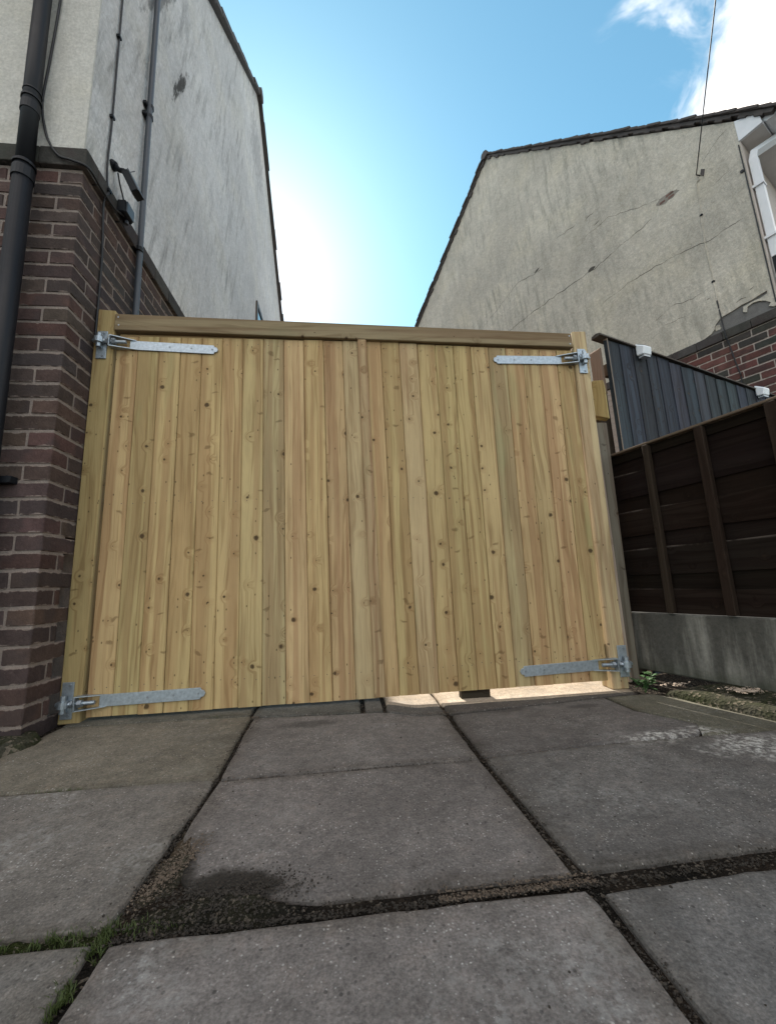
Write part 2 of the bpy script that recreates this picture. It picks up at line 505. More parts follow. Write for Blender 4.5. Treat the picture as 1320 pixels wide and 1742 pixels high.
def render_wall_mat(name, col, dirt, streak_rot, streak_lo=0.54, patchy=0.5, streak_amt=0.8, axes='yz', stains=(), rough_bump=0.5):
    """weathered painted render on a house wall. axes: which two object axes span the wall"""
    m, t, b = new_mat(name)
    co = t.n('ShaderNodeTexCoord').outputs['Object']
    x, y, z = t.xyz(co)
    u = y if axes == 'yz' else x
    p = t.comb(u, z, t.math('MULTIPLY', x if axes == 'yz' else y, 1.0))
    n1 = t.noise(p, 0.9, 5, 0.6)
    n2 = t.noise(p, 6, 5, 0.65)
    n3 = t.noise(p, 75, 4, 0.65)
    f = t.math('MULTIPLY', t.math('MULTIPLY_ADD', n1, patchy, 1 - patchy / 2), t.math('MULTIPLY_ADD', n2, 0.35, 0.825))
    f = t.math('MULTIPLY', f, t.math('MULTIPLY_ADD', n3, 0.8, 0.60))
    f = t.math('MULTIPLY', f, t.math('MULTIPLY_ADD', t.noise(p, 24, 4, 0.7), min(0.5, patchy), 1 - min(0.5, patchy) / 2))
    c = t.vm('SCALE', col, f)
    c = t.mix(t.ss(t.noise(p, 1.7, 4, 0.6), 0.45, 0.7, 0, 0.4), c, t.vm('MULTIPLY', c, (0.98, 0.95, 0.84)))
    # trowel drags / algae streaks
    sp = t.mapv(p, scale=(9.0, 0.9, 1), rot=(0, 0, 0))
    rp = t.mapv(p, rot=(0, 0, streak_rot))
    sv1 = t.mapv(rp, scale=(13.0, 1.5, 1))
    st = t.noise(sv1, 1.0, 8, 0.72)
    area = t.ss(t.noise(p, 0.55, 3, 0.5), 0.36, 0.62)
    sm = t.math('MULTIPLY', t.ss(st, streak_lo, streak_lo + 0.2), t.math('MULTIPLY_ADD', area, 0.75, 0.25))
    c = t.mix(t.math('MULTIPLY', sm, streak_amt), c, dirt)
    for (su, sz, ru, rz, rot, amt, scol) in stains:
        q = t.mapv(t.vm('SUBTRACT', p, (su, sz, 0)), rot=(0, 0, rot))
        qx, qy, qz = t.xyz(q)
        d = t.math('SQRT', t.math('ADD', t.math('POWER', t.math('DIVIDE', qx, ru), 2), t.math('POWER', t.math('DIVIDE', qy, rz), 2)))
        d = t.math('ADD', d, t.math('MULTIPLY', t.math('SUBTRACT', t.noise(t.mapv(rp, scale=(2.0, 0.6, 1)), 12, 6, 0.7), 0.5), 3.2))
        c = t.mix(t.ss(d, 1.1, 0.5, 0, amt), c, scol)
    t.put(b.inputs['Base Color'], c)
    b.inputs['Roughness'].default_value = 0.9
    b.inputs['Specular IOR Level'].default_value = 0.2
    h = t.math('ADD', t.math('MULTIPLY', t.noise(t.mapv(rp, scale=(3.5, 1.2, 1)), 4, 5, 0.65), 1.0), t.math('MULTIPLY', n3, 0.22))
    bump(t, b, h, rough_bump, 0.02)
    return m


M_WOOD = wood_mat('treated_timber', 2)
M_WOODX = wood_mat('treated_timber_crosswise', 0, knot_keep=0.72)
M_FENCE = wood_mat('stained_fence_timber', 0, knots=0.15, rough=0.85, grain_amt=1.3)
M_SLAT = wood_mat('worn_lap_slat', 0, knots=0.15, rough=0.9, grain_amt=1.3, edge_wear=0.8)
M_FENCEV = wood_mat('stained_upright_timber', 2, knots=0.2, rough=0.8, grain_amt=1.2)
M_PAINTW = wood_mat('blue_black_painted_boards', 2, knots=0.9, rough=0.62, knot_keep=0.35, grain_amt=1.3)
M_SLAB = slab_mat('paving_concrete')
M_SOIL = soil_mat('dark_joint_soil', (0.014, 0.012, 0.010), (0.032, 0.024, 0.018))
M_MOSSY = soil_mat('mossy_concrete', (0.05, 0.047, 0.036), (0.032, 0.035, 0.018), 30)
M_BRICK = brick_mat('sooty_brick', (0.27, 0.215, 0.185), 0.65)
M_BRICK_R = brick_mat('wire_cut_brick', (0.40, 0.34, 0.30), 0.35)
M_MORTAR = mortar_mat('pinkish_mortar', (0.225, 0.182, 0.158))
M_MORTAR_R = mortar_mat('grey_mortar', (0.38, 0.33, 0.30))
M_REND_L = render_wall_mat('white_weathered_render', (0.59, 0.58, 0.575), (0.15, 0.143, 0.138), R(12), 0.48, 0.75, 0.62, 'yz', rough_bump=0.8,
                           stains=((2.80 - 5.6, 4.08 - 5.1, 0.045, 0.36, R(24), 0.95, (0.05, 0.045, 0.04)),
                                   (2.42 - 5.6, 4.3 - 5.1, 0.05, 0.5, R(24), 0.7, (0.10, 0.095, 0.09)),
                                   (5.6 - 5.6, 6.9 - 5.1, 0.5, 0.5, R(24), 0.35, (0.12, 0.11, 0.11))))
M_REND_F = render_wall_mat('cream_front_render', (0.52, 0.50, 0.46), (0.30, 0.27, 0.24), R(0), 0.62, 0.15, 0.4, 'xz')
M_REND_R = render_wall_mat('stained_stone_render', (0.505, 0.470, 0.405), (0.19, 0.188, 0.162), R(3), 0.45, 1.15, 0.55, 'yz', rough_bump=0.8)
M_BARE = mortar_mat('bare_grey_undercoat', (0.16, 0.155, 0.15))
M_CRACK = plain('crack_shadow', (0.075, 0.069, 0.06), 0.95, var=0.4, scale=30)
M_GALV = plain('galvanised_steel', (0.38, 0.425, 0.47), 0.42, 0.75, 0.5, 0.5, 80, 0.15)
M_DULL = plain('dull_steel', (0.28, 0.30, 0.32), 0.5, 0.7)
M_BLACKP = plain('black_plastic', (0.008, 0.009, 0.012), 0.5, 0, 0.25, 0.3, 20)
M_GREYP = plain('slate_grey_conduit', (0.05, 0.057, 0.07), 0.45, 0, 0.5, 0.2, 20)
M_CABLE = plain('black_cable', (0.015, 0.015, 0.017), 0.5, 0, 0.4, 0.2, 30)
M_WHITEP = plain('white_plastic', (0.72, 0.74, 0.77), 0.35, 0, 0.5, 0.10, 8)
M_TILE = plain('dark_roof_tile', (0.085, 0.075, 0.072), 0.85, 0, 0.3, 0.45, 25, 0.4)
M_GLASS = plain('dark_window_glass', (0.02, 0.022, 0.025), 0.08, 0, 0.6, 0.05)
M_LENS = plain('lamp_lens', (0.45, 0.47, 0.50), 0.2, 0, 0.6, 0.1)
M_CONC = mortar_mat('weathered_concrete', (0.24, 0.225, 0.195))
M_ASPH = plain('rough_asphalt', (0.07, 0.068, 0.066), 0.9, 0, 0.3, 0.3, 3, 0.3)
M_GRASS = plain('grass_blades', (0.052, 0.070, 0.018), 0.6, 0, 0.3, 0.45, 40)
M_LEAF = plain('weed_leaf', (0.045, 0.105, 0.03), 0.5, 0, 0.4, 0.3, 40)
M_LITTER = plain('dry_litter', (0.125, 0.094, 0.070), 0.9, 0, 0.2, 0.6, 90)
M_GRIT = plain('dark_grit', (0.042, 0.035, 0.029), 0.95, 0, 0.2, 0.9, 160)
M_BITUMEN = plain('damp_bitumen', (0.012, 0.013, 0.013), 0.35, 0, 0.5, 0.4, 30)


def gravel_board_mat():
    m, t, b = new_mat('stained_gravel_board')
    co = t.n('ShaderNodeTexCoord').outputs['Object']
    n1 = t.noise(co, 5, 5, 0.65)
    n2 = t.noise(co, 60, 5, 0.7)
    st = t.noise(t.mapv(co, scale=(7, 7, 0.9)), 1.2, 5, 0.65)
    x, y, z = t.xyz(co)
    c = t.vm('SCALE', (0.235, 0.225, 0.20), t.math('MULTIPLY', t.math('MULTIPLY_ADD', n1, 0.6, 0.7), t.math('MULTIPLY_ADD', n2, 0.9, 0.55)))
    c = t.mix(t.ss(t.math('ADD', st, t.math('MULTIPLY', z, 0.35)), 0.31, 0.55, 0, 0.9), c, t.vm('SCALE', (0.055, 0.052, 0.045), t.math('MULTIPLY_ADD', n2, 1.6, 0.2)))
    c = t.mix(t.ss(t.math('ADD', t.math('MULTIPLY', n1, 0.1), z), -0.02, -0.10, 0, 0.6), c, (0.045, 0.05, 0.03))
    t.put(b.inputs['Base Color'], c)
    b.inputs['Roughness'].default_value = 0.95
    bump(t, b, t.math('ADD', n1, n2), 0.6, 0.005)
    return m


M_GRAVELB = gravel_board_mat()


# ------------------------------------------------------------------ ground
def sst(a, b, x):
    q = min(1, max(0, (x - a) / (b - a)))
    return q * q * (3 - 2 * q)


def gz(x, y):
    """height of the paving: it climbs gently to the gate and dips in front of its right leaf"""
    return -0.525 + 0.025 * (min(y, 2.05) - 2.05) - 0.024 * sst(0.14, 0.34, x) * sst(1.25, 1.95, y)


b = MB()
b.add([(-300, -300, -0.64), (300, -300, -0.64), (300, 300, -0.64), (-300, 300, -0.64)], [(0, 1, 2, 3)])
tag(b.build('ground', M_ASPH), 'dark ground around the houses and drive', kind='structure')

# bed of the driveway, a fine grid so that it follows the dip
def bed():
    b = MB()
    xs = [-1.30 + i * 0.11 for i in range(31)]
    ys = [-3.0, -1.5, -0.5] + [0.0 + i * 0.11 for i in range(24)] + [3.2, 4.5, 6, 8, 10, 14]
    for y in ys:
        for x in xs:
            b.v.append((x, y, gz(x, y) - 0.012))
    n = len(xs)
    for j in range(len(ys) - 1):
        for i in range(n - 1):
            b.f.append((j * n + i, j * n + i + 1, (j + 1) * n + i + 1, (j + 1) * n + i))
    return b
drive = bed().build('driveway', M_SOIL, center=False)
tag(drive, 'driveway bed of dark soil showing in the joints between paving slabs', kind='structure')


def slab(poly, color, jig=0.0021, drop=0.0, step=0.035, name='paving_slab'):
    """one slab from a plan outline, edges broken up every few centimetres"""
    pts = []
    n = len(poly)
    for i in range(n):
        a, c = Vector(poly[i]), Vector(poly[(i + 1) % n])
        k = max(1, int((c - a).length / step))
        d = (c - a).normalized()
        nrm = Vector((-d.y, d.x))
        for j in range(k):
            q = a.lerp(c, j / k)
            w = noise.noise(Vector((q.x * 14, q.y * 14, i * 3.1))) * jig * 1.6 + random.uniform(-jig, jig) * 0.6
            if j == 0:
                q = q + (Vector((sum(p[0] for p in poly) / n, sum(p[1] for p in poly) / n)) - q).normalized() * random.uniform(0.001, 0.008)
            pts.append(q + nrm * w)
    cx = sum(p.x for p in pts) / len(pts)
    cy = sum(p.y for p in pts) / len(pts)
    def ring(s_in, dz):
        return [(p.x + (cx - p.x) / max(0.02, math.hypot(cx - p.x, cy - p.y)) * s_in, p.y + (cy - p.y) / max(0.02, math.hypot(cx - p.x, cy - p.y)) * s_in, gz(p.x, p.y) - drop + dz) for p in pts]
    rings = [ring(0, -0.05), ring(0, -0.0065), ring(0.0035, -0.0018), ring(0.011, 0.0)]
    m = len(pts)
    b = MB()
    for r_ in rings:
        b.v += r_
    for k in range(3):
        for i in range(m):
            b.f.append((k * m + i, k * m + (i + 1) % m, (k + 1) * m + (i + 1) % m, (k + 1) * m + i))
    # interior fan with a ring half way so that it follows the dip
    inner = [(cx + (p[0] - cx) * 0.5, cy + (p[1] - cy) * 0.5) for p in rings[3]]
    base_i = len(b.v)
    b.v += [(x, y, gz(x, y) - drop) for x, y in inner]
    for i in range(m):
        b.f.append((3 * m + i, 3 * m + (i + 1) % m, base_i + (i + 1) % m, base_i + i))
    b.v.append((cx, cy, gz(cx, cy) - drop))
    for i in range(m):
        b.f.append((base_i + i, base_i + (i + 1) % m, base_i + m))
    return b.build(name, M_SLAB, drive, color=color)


# colour multiplies the concrete; the fourth number is how much pale bloom it wears
slab([(-0.405, -1.2), (0.425, -1.2), (0.432, 0.10), (-0.405, 0.10)], (0.98, 0.97, 0.98, 0.4))
slab([(-0.405, 0.118), (0.432, 0.118), (0.430, 0.820), (-0.395, 0.832)], (1.02, 0.99, 0.99, 0.62))
slab([(0.449, -0.3), (1.5, -0.3), (1.5, 0.820), (0.452, 0.808)], (0.93, 0.95, 0.97, 0.10))
slab([(-1.6, 0.118), (-0.425, 0.118), (-0.417, 0.838), (-1.6, 0.842)], (1.0, 1.0, 0.98, 0.45))
# middle row; the near left corner of the centre slab has broken away
slab([(-0.095, 0.874), (0.426, 0.862), (0.411, 1.368), (-0.376, 1.372), (-0.385, 1.12), (-0.352, 1.04), (-0.335, 0.97), (-0.30, 0.925), (-0.20, 0.90), (-0.14, 0.885)], (0.97, 0.94, 0.94, 0.22))
slab([(0.450, 0.864), (1.56, 0.874), (1.52, 1.392), (0.90, 1.405), (0.429, 1.372)], (0.86, 0.86, 0.86, 0.38))
slab([(-1.6, 0.872), (-0.412, 0.868), (-0.402, 1.12), (-0.389, 1.385), (-0.66, 1.398), (-1.6, 1.415)], (1.06, 1.04, 1.0, 0.75))
# far row, up against the gate
slab([(-0.376, 1.386), (0.410, 1.378), (0.424, 1.86), (-0.395, 1.925)], (0.95, 0.93, 0.93, 0.22))
slab([(0.431, 1.381), (0.90, 1.414), (1.20, 1.408), (1.30, 1.50), (1.20, 1.72), (1.20, 1.93), (0.95, 1.905), (0.446, 1.85)], (0.80, 0.79, 0.80, 0.30))
slab([(-1.21, 1.43), (-0.66, 1.406), (-0.392, 1.393), (-0.408, 1.955), (-0.80, 1.978), (-1.19, 1.99), (-1.20, 1.86)], (0.98, 0.95, 0.82, 0.25))
slab([(1.215, 1.408), (1.585, 1.392), (1.50, 1.85), (1.44, 1.94), (1.215, 1.94), (1.215, 1.73), (1.315, 1.50)], (0.82, 0.84, 0.70, 0.25), name='concrete_strip')
# threshold row that runs on under the gate
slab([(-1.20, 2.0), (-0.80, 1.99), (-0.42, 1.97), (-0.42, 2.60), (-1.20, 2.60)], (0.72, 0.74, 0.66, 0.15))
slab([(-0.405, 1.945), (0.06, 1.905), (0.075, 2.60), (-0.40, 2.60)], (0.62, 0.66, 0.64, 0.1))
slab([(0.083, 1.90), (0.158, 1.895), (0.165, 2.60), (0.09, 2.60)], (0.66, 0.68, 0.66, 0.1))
slab([(0.172, 1.895), (0.43, 1.875), (0.43, 1.992), (0.178, 2.000)], (0.62, 0.62, 0.60, 0.1), drop=0.002)  # this and the next slab coloured darker: painted shaded edge before the sunlit strip
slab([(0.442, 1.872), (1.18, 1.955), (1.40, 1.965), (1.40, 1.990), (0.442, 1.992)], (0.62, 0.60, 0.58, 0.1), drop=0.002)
slab([(0.180, 2.006), (0.43, 1.998), (0.43, 2.62), (0.182, 2.62)], (2.75, 2.5, 2.1, 0.5), drop=0.001)  # pale colour paints stronger sunlight into the strip under the gate
slab([(0.440, 1.998), (1.40, 1.996), (1.40, 2.62), (0.440, 2.62)], (2.75, 2.5, 2.1, 0.5), drop=0.001)  # sunlight painted into the colour here too
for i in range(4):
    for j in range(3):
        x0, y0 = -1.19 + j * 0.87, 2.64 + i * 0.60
        slab([(x0, y0), (x0 + 0.855, y0), (x0 + 0.855, y0 + 0.585), (x0, y0 + 0.585)], (3.0, 2.75, 2.35, 0.4), step=0.2)  # slabs behind the gate brightened in colour to look sunlit

# ------------------------------------------------------------------ brick helpers
BR_L, BR_W, BR_H = 0.215, 0.1025, 0.065


def brick_mesh(dx, dy, dz, mat, n=5):
    """a few worn variants of a brick, dimensions along x, y, z"""
    out = []
    for k in range(n):
        b = MB().box((-dx / 2, -dy / 2, -dz / 2), (dx / 2, dy / 2, dz / 2))
        me = bpy.data.meshes.new('brick')
        me.from_pydata(b.v, [], b.f)
        bm = bmesh.new()
        bm.from_mesh(me)
        bmesh.ops.recalc_face_normals(bm, faces=bm.faces)
        bmesh.ops.bevel(bm, geom=list(bm.edges), offset=0.004, segments=1, affect='EDGES')
        for v in bm.verts:
            v.co += Vector([random.uniform(-0.0022, 0.0022) for _ in range(3)])
        bm.to_mesh(me)
        bm.free()
        me.materials.append(mat)
        out.append(me)
    return out


class Bricks:
    def __init__(s, mat):
        s.mat, s.cache, s.first = mat, {}, {}

    def lay(s, parent, lo, hi, color, name='brick'):
        d = tuple(round(hi[i] - lo[i], 4) for i in range(3))
        if d not in s.cache:
            s.cache[d] = brick_mesh(*d, s.mat, 4)
        c = Vector([(lo[i] + hi[i]) / 2 for i in range(3)])
        me = random.choice(s.cache[d])
        return link(me, name, parent, c, jit(color, 0.16))


PAL_L = [(0.078, 0.052, 0.046), (0.072, 0.050, 0.045), (0.065, 0.049, 0.045), (0.058, 0.047, 0.045), (0.084, 0.052, 0.045), (0.068, 0.048, 0.044)]
PAL_R = [(0.125, 0.056, 0.050), (0.110, 0.052, 0.047), (0.055, 0.052, 0.048), (0.060, 0.058, 0.053), (0.095, 0.050, 0.046), (0.12, 0.058, 0.050)]

# ------------------------------------------------------------------ left house
CX, CY = -1.237, 1.834            # outer corner of the left house
lh = thing('rendered_house', 'left house with sooty brick base and streaked white rendered gable beside the gate', 'house', (CX, CY, -0.55))
LZ = -0.55
BAND0, BAND1 = 2.085 - LZ, 2.19 - LZ        # local heights


def L(x, y, z):
    return (x - CX, y - CY, z - LZ)


# mortar core below the band; set back where the gate post stands in a slot
core = MB()
core.box(L(-7.0, CY + 0.004, -0.55), L(CX - 0.004, 1.978, 2.085))
core.box(L(-7.0, 1.978, 0.30), L(CX - 0.004, 9.4, 2.085))
core.box(L(-7.0, 1.978, -0.55), L(CX - 0.075, 9.4, 0.30))
core_o = core.build('base_wall', M_MORTAR, lh)
BL = Bricks(M_BRICK)
far = MB()
coff = core_o.location


def CL(x, y, z):
    """world point -> local to the mortar core object"""
    q = Vector(L(x, y, z)) - coff
    return tuple(q)


J = 0.010
for i in range(36):
    zt = 2.068 - 0.075 * i
    zb = zt - BR_H
    if zb < -0.545:
        zb = -0.545
    if zt < -0.5:
        break
    stretch = (i % 2 == 1)                     # the long face shows on the front
    # front face, running left from the corner
    x = CX
    if stretch:
        BL.lay(core_o, CL(x - BR_L, CY, zb), CL(x, CY + BR_W, zt), random.choice(PAL_L))
        x -= BR_L + J
        for k in range(1):
            BL.lay(core_o, CL(x - BR_L, CY, zb), CL(x, CY + BR_W, zt), random.choice(PAL_L))
            x -= BR_L + J
        y = CY + BR_W + J
    else:
        BL.lay(core_o, CL(x - BR_W, CY, zb), CL(x, CY + BR_L, zt), random.choice(PAL_L))
        x -= BR_W + J
        for k in range(2 if i < 14 else 1):
            BL.lay(core_o, CL(x - BR_L, CY, zb), CL(x, CY + BR_W, zt), random.choice(PAL_L))
            x -= BR_L + J
        y = CY + BR_L + J
    while x > -7.0:                            # beyond the downpipe, out of the frame
        far.box(CL(max(x - BR_L, -6.99), CY, zb), CL(x, CY + BR_W, zt))
        x -= BR_L + J
    # side face, running back past the gate
    lim = 3.45 - max(0, (1.98 - zt)) * 1.9 if zt > 1.3 else 2.30
    if zt < 0.32:
        if not stretch:
            pass
        else:
            BL.lay(core_o, CL(CX - BR_W, y, zb), CL(CX, 1.980 + random.uniform(-0.003, 0.003), zt), random.choice(PAL_L))
        continue
    while y < 9.3:
        y1 = min(y + BR_L, 9.39)
        if y < lim:
            BL.lay(core_o, CL(CX - BR_W, y, zb), CL(CX, y1, zt), random.choice(PAL_L))
        else:
            far.box(CL(CX - BR_W, y, zb), CL(CX, y1, zt))
        y = y1 + J
fo = far.build('brickwork', M_BRICK, core_o, color=(0.08, 0.05, 0.045))
fo['kind'] = 'stuff'

# projecting band of bricks laid on edge above the base
PB = 0.022
M_BAND = brick_mat('band_brick', (0.13, 0.115, 0.105), 0.6, 0.05)
BB = Bricks(M_BAND)
x = CX + PB
for k in range(4):
    BB.lay(lh, L(x - 0.215, CY - PB, 2.09), L(x, CY + 0.08, 2.188), (0.062, 0.056, 0.052), 'band_brick')
    x -= 0.219
bx = MB().box(L(-7, CY - PB, 2.09), L(x, CY + 0.08, 2.188))
bx.box(L(CX - 0.1, 3.5, 2.09), L(CX + PB, 9.4, 2.188))
bo = bx.build('band', M_BAND, lh, color=(0.062, 0.056, 0.052))
y = CY + 0.083
while y < 3.45:
    BB.lay(lh, L(CX - 0.08, y, 2.09), L(CX + PB, min(y + 0.215, 3.497), 2.188), (0.06, 0.054, 0.05), 'band_brick')
    y += 0.219

# rendered storey with its gable
gab = [(CY, 2.19), (9.4, 2.19), (9.4, 4.62), (5.58, 8.0), (CY, 4.55)]
WN = (5.73, 6.85, 3.15, 4.36)     # landing window in the gable
rb = MB()
rb.prism([(p[0] - CY, p[1] - LZ) for p in gab], 'x', -5.7, -0.004)
rw = rb.build('rendered_gable', M_REND_L, lh)
# the front faces its own cream paint: a skin on the front wall
fs = MB().box(L(-6.9, CY - 0.012, 2.19), L(CX + 0.001, CY - 0.001, 4.55))
fs.build('front_render', M_REND_F, lh)
# window
wf = MB()
y0, y1, z0, z1 = WN
for lo, hi in (((y0, z0), (y0 + 0.06, z1)), ((y1 - 0.06, z0), (y1, z1)), ((y0 + 0.06, z1 - 0.06), (y1 - 0.06, z1)), ((y0 + 0.06, z0), (y1 - 0.06, z0 + 0.06))):
    wf.box(L(CX - 0.03, lo[0], lo[1]), L(CX + 0.022, hi[0], hi[1]))
wo = wf.build('window_frame', plain('brown_window_frame', (0.07, 0.055, 0.045), 0.5), lh)
wp = MB().box((-0.02, -(y1 - y0) / 2 + 0.061, -(z1 - z0) / 2 + 0.061), (0.012, (y1 - y0) / 2 - 0.061, (z1 - z0) / 2 - 0.061))
wp.build('pane', M_GLASS, wo)

# roof: two slopes of tiles, the verge edge seen against the sky
def slope_tiles(a, c, x0, x1, gauge=0.30, th=0.055, lift=0.03):
    """tile courses as wedges stepping down a slope from ridge a=(y,z) to eave c"""
    b = MB()
    A, C = Vector(a), Vector(c)
    d = (C - A)
    n = int(d.length / gauge)
    d.normalize()
    nr = Vector((-d.y, d.x))
    if nr.y < 0:
        nr = -nr
    for k in range(n + 1):
        p = A + d * (gauge * k)
        q = p + d * (gauge * 1.12)
        jx = random.uniform(-0.012, 0.012)
        v = [p + nr * 0.0, q + nr * 0.018, q + nr * (0.018 + th), p + nr * th]
        b.hexa([(x0, v[0].x, v[0].y), (x0, v[1].x, v[1].y), (x1 + jx, v[1].x, v[1].y), (x1 + jx, v[0].x, v[0].y),
                (x0, v[3].x, v[3].y), (x0, v[2].x, v[2].y), (x1 + jx, v[2].x, v[2].y), (x1 + jx, v[3].x, v[3].y)])
    return b
apx = (5.58 - CY, 8.0 - LZ)
s1 = slope_tiles(apx, (CY - 0.35 - CY, 4.55 - LZ - 0.31), -5.8, 0.055)
s2 = slope_tiles(apx, (9.8 - CY, 4.62 - LZ - 0.36), -5.8, 0.055)
s1.v, s1.f = s1.v, s1.f
s1.add(s2.v, s2.f)
ro = s1.build('roof', M_TILE, lh)
rg = MB().tube([(-5.8, apx[0], apx[1] + 0.03), (0.07, apx[0], apx[1] + 0.03)], 0.10, 8)
rg.build('ridge_tile', M_TILE, ro if False else lh)

# black downpipe on the front
dp = MB()
pz = [(-1.425, 1.765, -0.50), (-1.432, 1.765, 0.6), (-1.447, 1.765, 2.02)]
dp.tube([L(*p) for p in pz], 0.039, 20, True)
dpo = dp.build('downpipe', M_BLACKP, lh, smooth=True)
d2 = MB().tube([L(-1.448, 1.765, 2.02), L(-1.462, 1.765, 2.6), L(-1.495, 1.765, 4.5)], 0.035, 20)
d2.build('downpipe', M_BLACKP, lh, smooth=True)
for (z, r0, h) in ((1.955, 0.0435, 0.055), (2.005, 0.0455, 0.012), (2.335, 0.0385, 0.05), (2.385, 0.041, 0.010), (2.43, 0.0385, 0.008)):
    xx = -1.447 if z < 2.1 else -1.456
    c_ = MB().tube([L(xx, 1.765, z - h / 2), L(xx, 1.765, z + h / 2)], r0, 20)
    c_.build('pipe_collar', M_BLACKP, lh, smooth=False)
for z in (0.50,):
    k = MB().box(L(-1.54, 1.80, z - 0.014), L(-1.36, 1.836, z + 0.014))
    k.tube([L(-1.515, 1.798, z), L(-1.515, 1.836, z)], 0.016, 8)
    k.tube([L(-1.375, 1.798, z), L(-1.375, 1.836, z)], 0.016, 8)
    k.build('pipe_bracket', M_BLACKP, lh)

# grey conduit on the gable
cd = MB().tube([L(CX + 0.028, 2.352, -0.3), L(CX + 0.028, 2.352, 1.6), L(CX + 0.028, 2.335, 2.9), L(CX + 0.028, 2.325, 4.25), L(CX + 0.028, 2.33, 5.2)], 0.0175, 12)
cd.build('conduit', M_GREYP, lh, smooth=True)
for z in (2.10, 3.10, 3.18):
    k = MB().box(L(CX - 0.001, 2.30, z - 0.01), L(CX + 0.02, 2.36, z + 0.012))
    k.tube([L(CX + 0.028, 2.338, z - 0.012), L(CX + 0.028, 2.338, z + 0.014)], 0.022, 10)
    k.build('conduit_clip', M_BLACKP, lh)

# thin cables (each a thing of its own)
def cable(name, pts, r, label, mat=M_CABLE, clips=()):
    P = [Vector(p) for p in pts]
    # Catmull-Rom
    out = []
    for i in range(len(P) - 1):
        p0, p1, p2, p3 = P[max(i - 1, 0)], P[i], P[i + 1], P[min(i + 2, len(P) - 1)]
        for k in range(6):
            t_ = k / 6
            out.append(0.5 * ((2 * p1) + (-p0 + p2) * t_ + (2 * p0 - 5 * p1 + 4 * p2 - p3) * t_ ** 2 + (-p0 + 3 * p1 - 3 * p2 + p3) * t_ ** 3))
    out.append(P[-1])
    b = MB().tube(out, r, 6)
    o = b.build(name, mat, smooth=True)
    tag(o, label, 'cable')
    for c_ in clips:
        q = Vector(c_) - o.location
        MB().box(q - Vector((0.010, 0.012, 0.008)), q + Vector((0.010, 0.012, 0.008))).build('cable_clip', M_BLACKP, o)
    return o


cable('wall_cable', [(CX + 0.006, 1.985, 4.4), (CX + 0.006, 1.992, 3.5), (CX + 0.006, 2.004, 2.64), (CX + 0.006, 2.0, 2.35), (CX + 0.012, 2.004, 2.20), (CX + 0.028, 1.998, 2.14),
                     (CX + 0.016, 1.985, 2.05), (CX + 0.010, 2.02, 1.8), (CX + 0.008, 2.03, 1.62), (CX + 0.008, 2.035, 1.30)], 0.006,
      'thin black cable running down the white gable and over the brick to the gate post', clips=[(CX + 0.006, 1.994, 3.2), (CX + 0.006, 2.004, 2.64), (CX + 0.026, 2.0, 2.15)])
cable('wall_cable', [(-1.425, CY - 0.02, 4.3), (-1.425, CY - 0.022, 3.2), (-1.435, CY - 0.022, 2.75), (-1.445, CY - 0.022, 2.45), (-1.42, CY - 0.022, 2.30), (-1.385, CY - 0.03, 2.20),
                     (-1.335, CY - 0.03, 2.125), (-1.27, CY - 0.032, 2.10), (CX + 0.030, CY - 0.010, 2.085), (CX + 0.032, CY + 0.1, 2.085), (CX + 0.032, 2.05, 2.095), (CX + 0.045, 2.12, 2.12)], 0.006,
      'black cable looping from behind the black downpipe along under the dark brick band')

# floodlight and junction box on the left gable
fl = thing('floodlight', 'small black floodlight on a bent arm, fixed to the white gable above the brick band', 'wall light', (CX, 2.07, 2.36))
MB().tube([(-0.004, -0.01, 0.025), (0.014, -0.01, 0.018)], [0.030, 0.024], 12).build('back_plate', M_BLACKP, fl)
MB().tube([(0.012, -0.01, 0.015), (0.035, -0.01, -0.004), (0.060, -0.01, -0.008), (0.076, -0.01, -0.022), (0.085, -0.01, -0.045)], [0.018, 0.013, 0.013, 0.012, 0.011], 10).build('arm', M_BLACKP, fl, smooth=True)
dl = Vector((0.42, 0.10, -0.90)).normalized()
dw_ = Vector((0, 1, 0.11)).normalized()
dt_ = dl.cross(dw_).normalized()
dw_ = dt_.cross(dl).normalized()
hm = Matrix(((dw_.x, dl.x, dt_.x, 0.112), (dw_.y, dl.y, dt_.y, -0.01), (dw_.z, dl.z, dt_.z, -0.100), (0, 0, 0, 1)))
hd = MB().box((-0.038, -0.066, -0.020), (0.038, 0.066, 0.016), hm)
ho = hd.build('lamp_head', M_BLACKP, fl, bevel=0.004)
inv = Matrix.Translation(-ho.location)
for sg, nm_ in ((1, 'hood'), (-1, 'lens')):
    if nm_ == 'hood':
        MB().box((-0.037, -0.066, 0.0165), (0.037, 0.070, 0.021), inv @ hm).build('hood', M_GREYP, ho)
    else:
        MB().box((-0.022, 0.028, -0.0235), (0.022, 0.058, -0.0205), inv @ hm).build('lens', M_LENS, ho)
MB().tube([(0.075, -0.01, -0.02), (0.10, 0.02, 0.03)], 0.0025, 6).build('aerial', M_GREYP, fl)
cable('wall_cable', [(CX + 0.02, 2.075, 2.355), (CX + 0.02, 2.10, 2.31), (CX + 0.02, 2.145, 2.26), (CX + 0.03, 2.14, 2.20)], 0.0045,
      'short black lead hanging from the floodlight to the junction box')
jb = thing('junction_box', 'small grey junction box on the dark brick band under the floodlight', 'junction box', (CX + PB, 2.13, 2.12))
MB().box((0, -0.045, -0.005), (0.045, 0.045, 0.075)).build('box_body', M_BLACKP, jb, bevel=0.005)
MB().box((0.0455, -0.038, 0.0), (0.054, 0.038, 0.07)).build('box_lid', M_GREYP, jb, bevel=0.003)
MB().tube([(0.024, 0.02, -0.025), (0.024, 0.02, -0.004)], 0.011, 8).build('cable_gland', M_GREYP, jb)

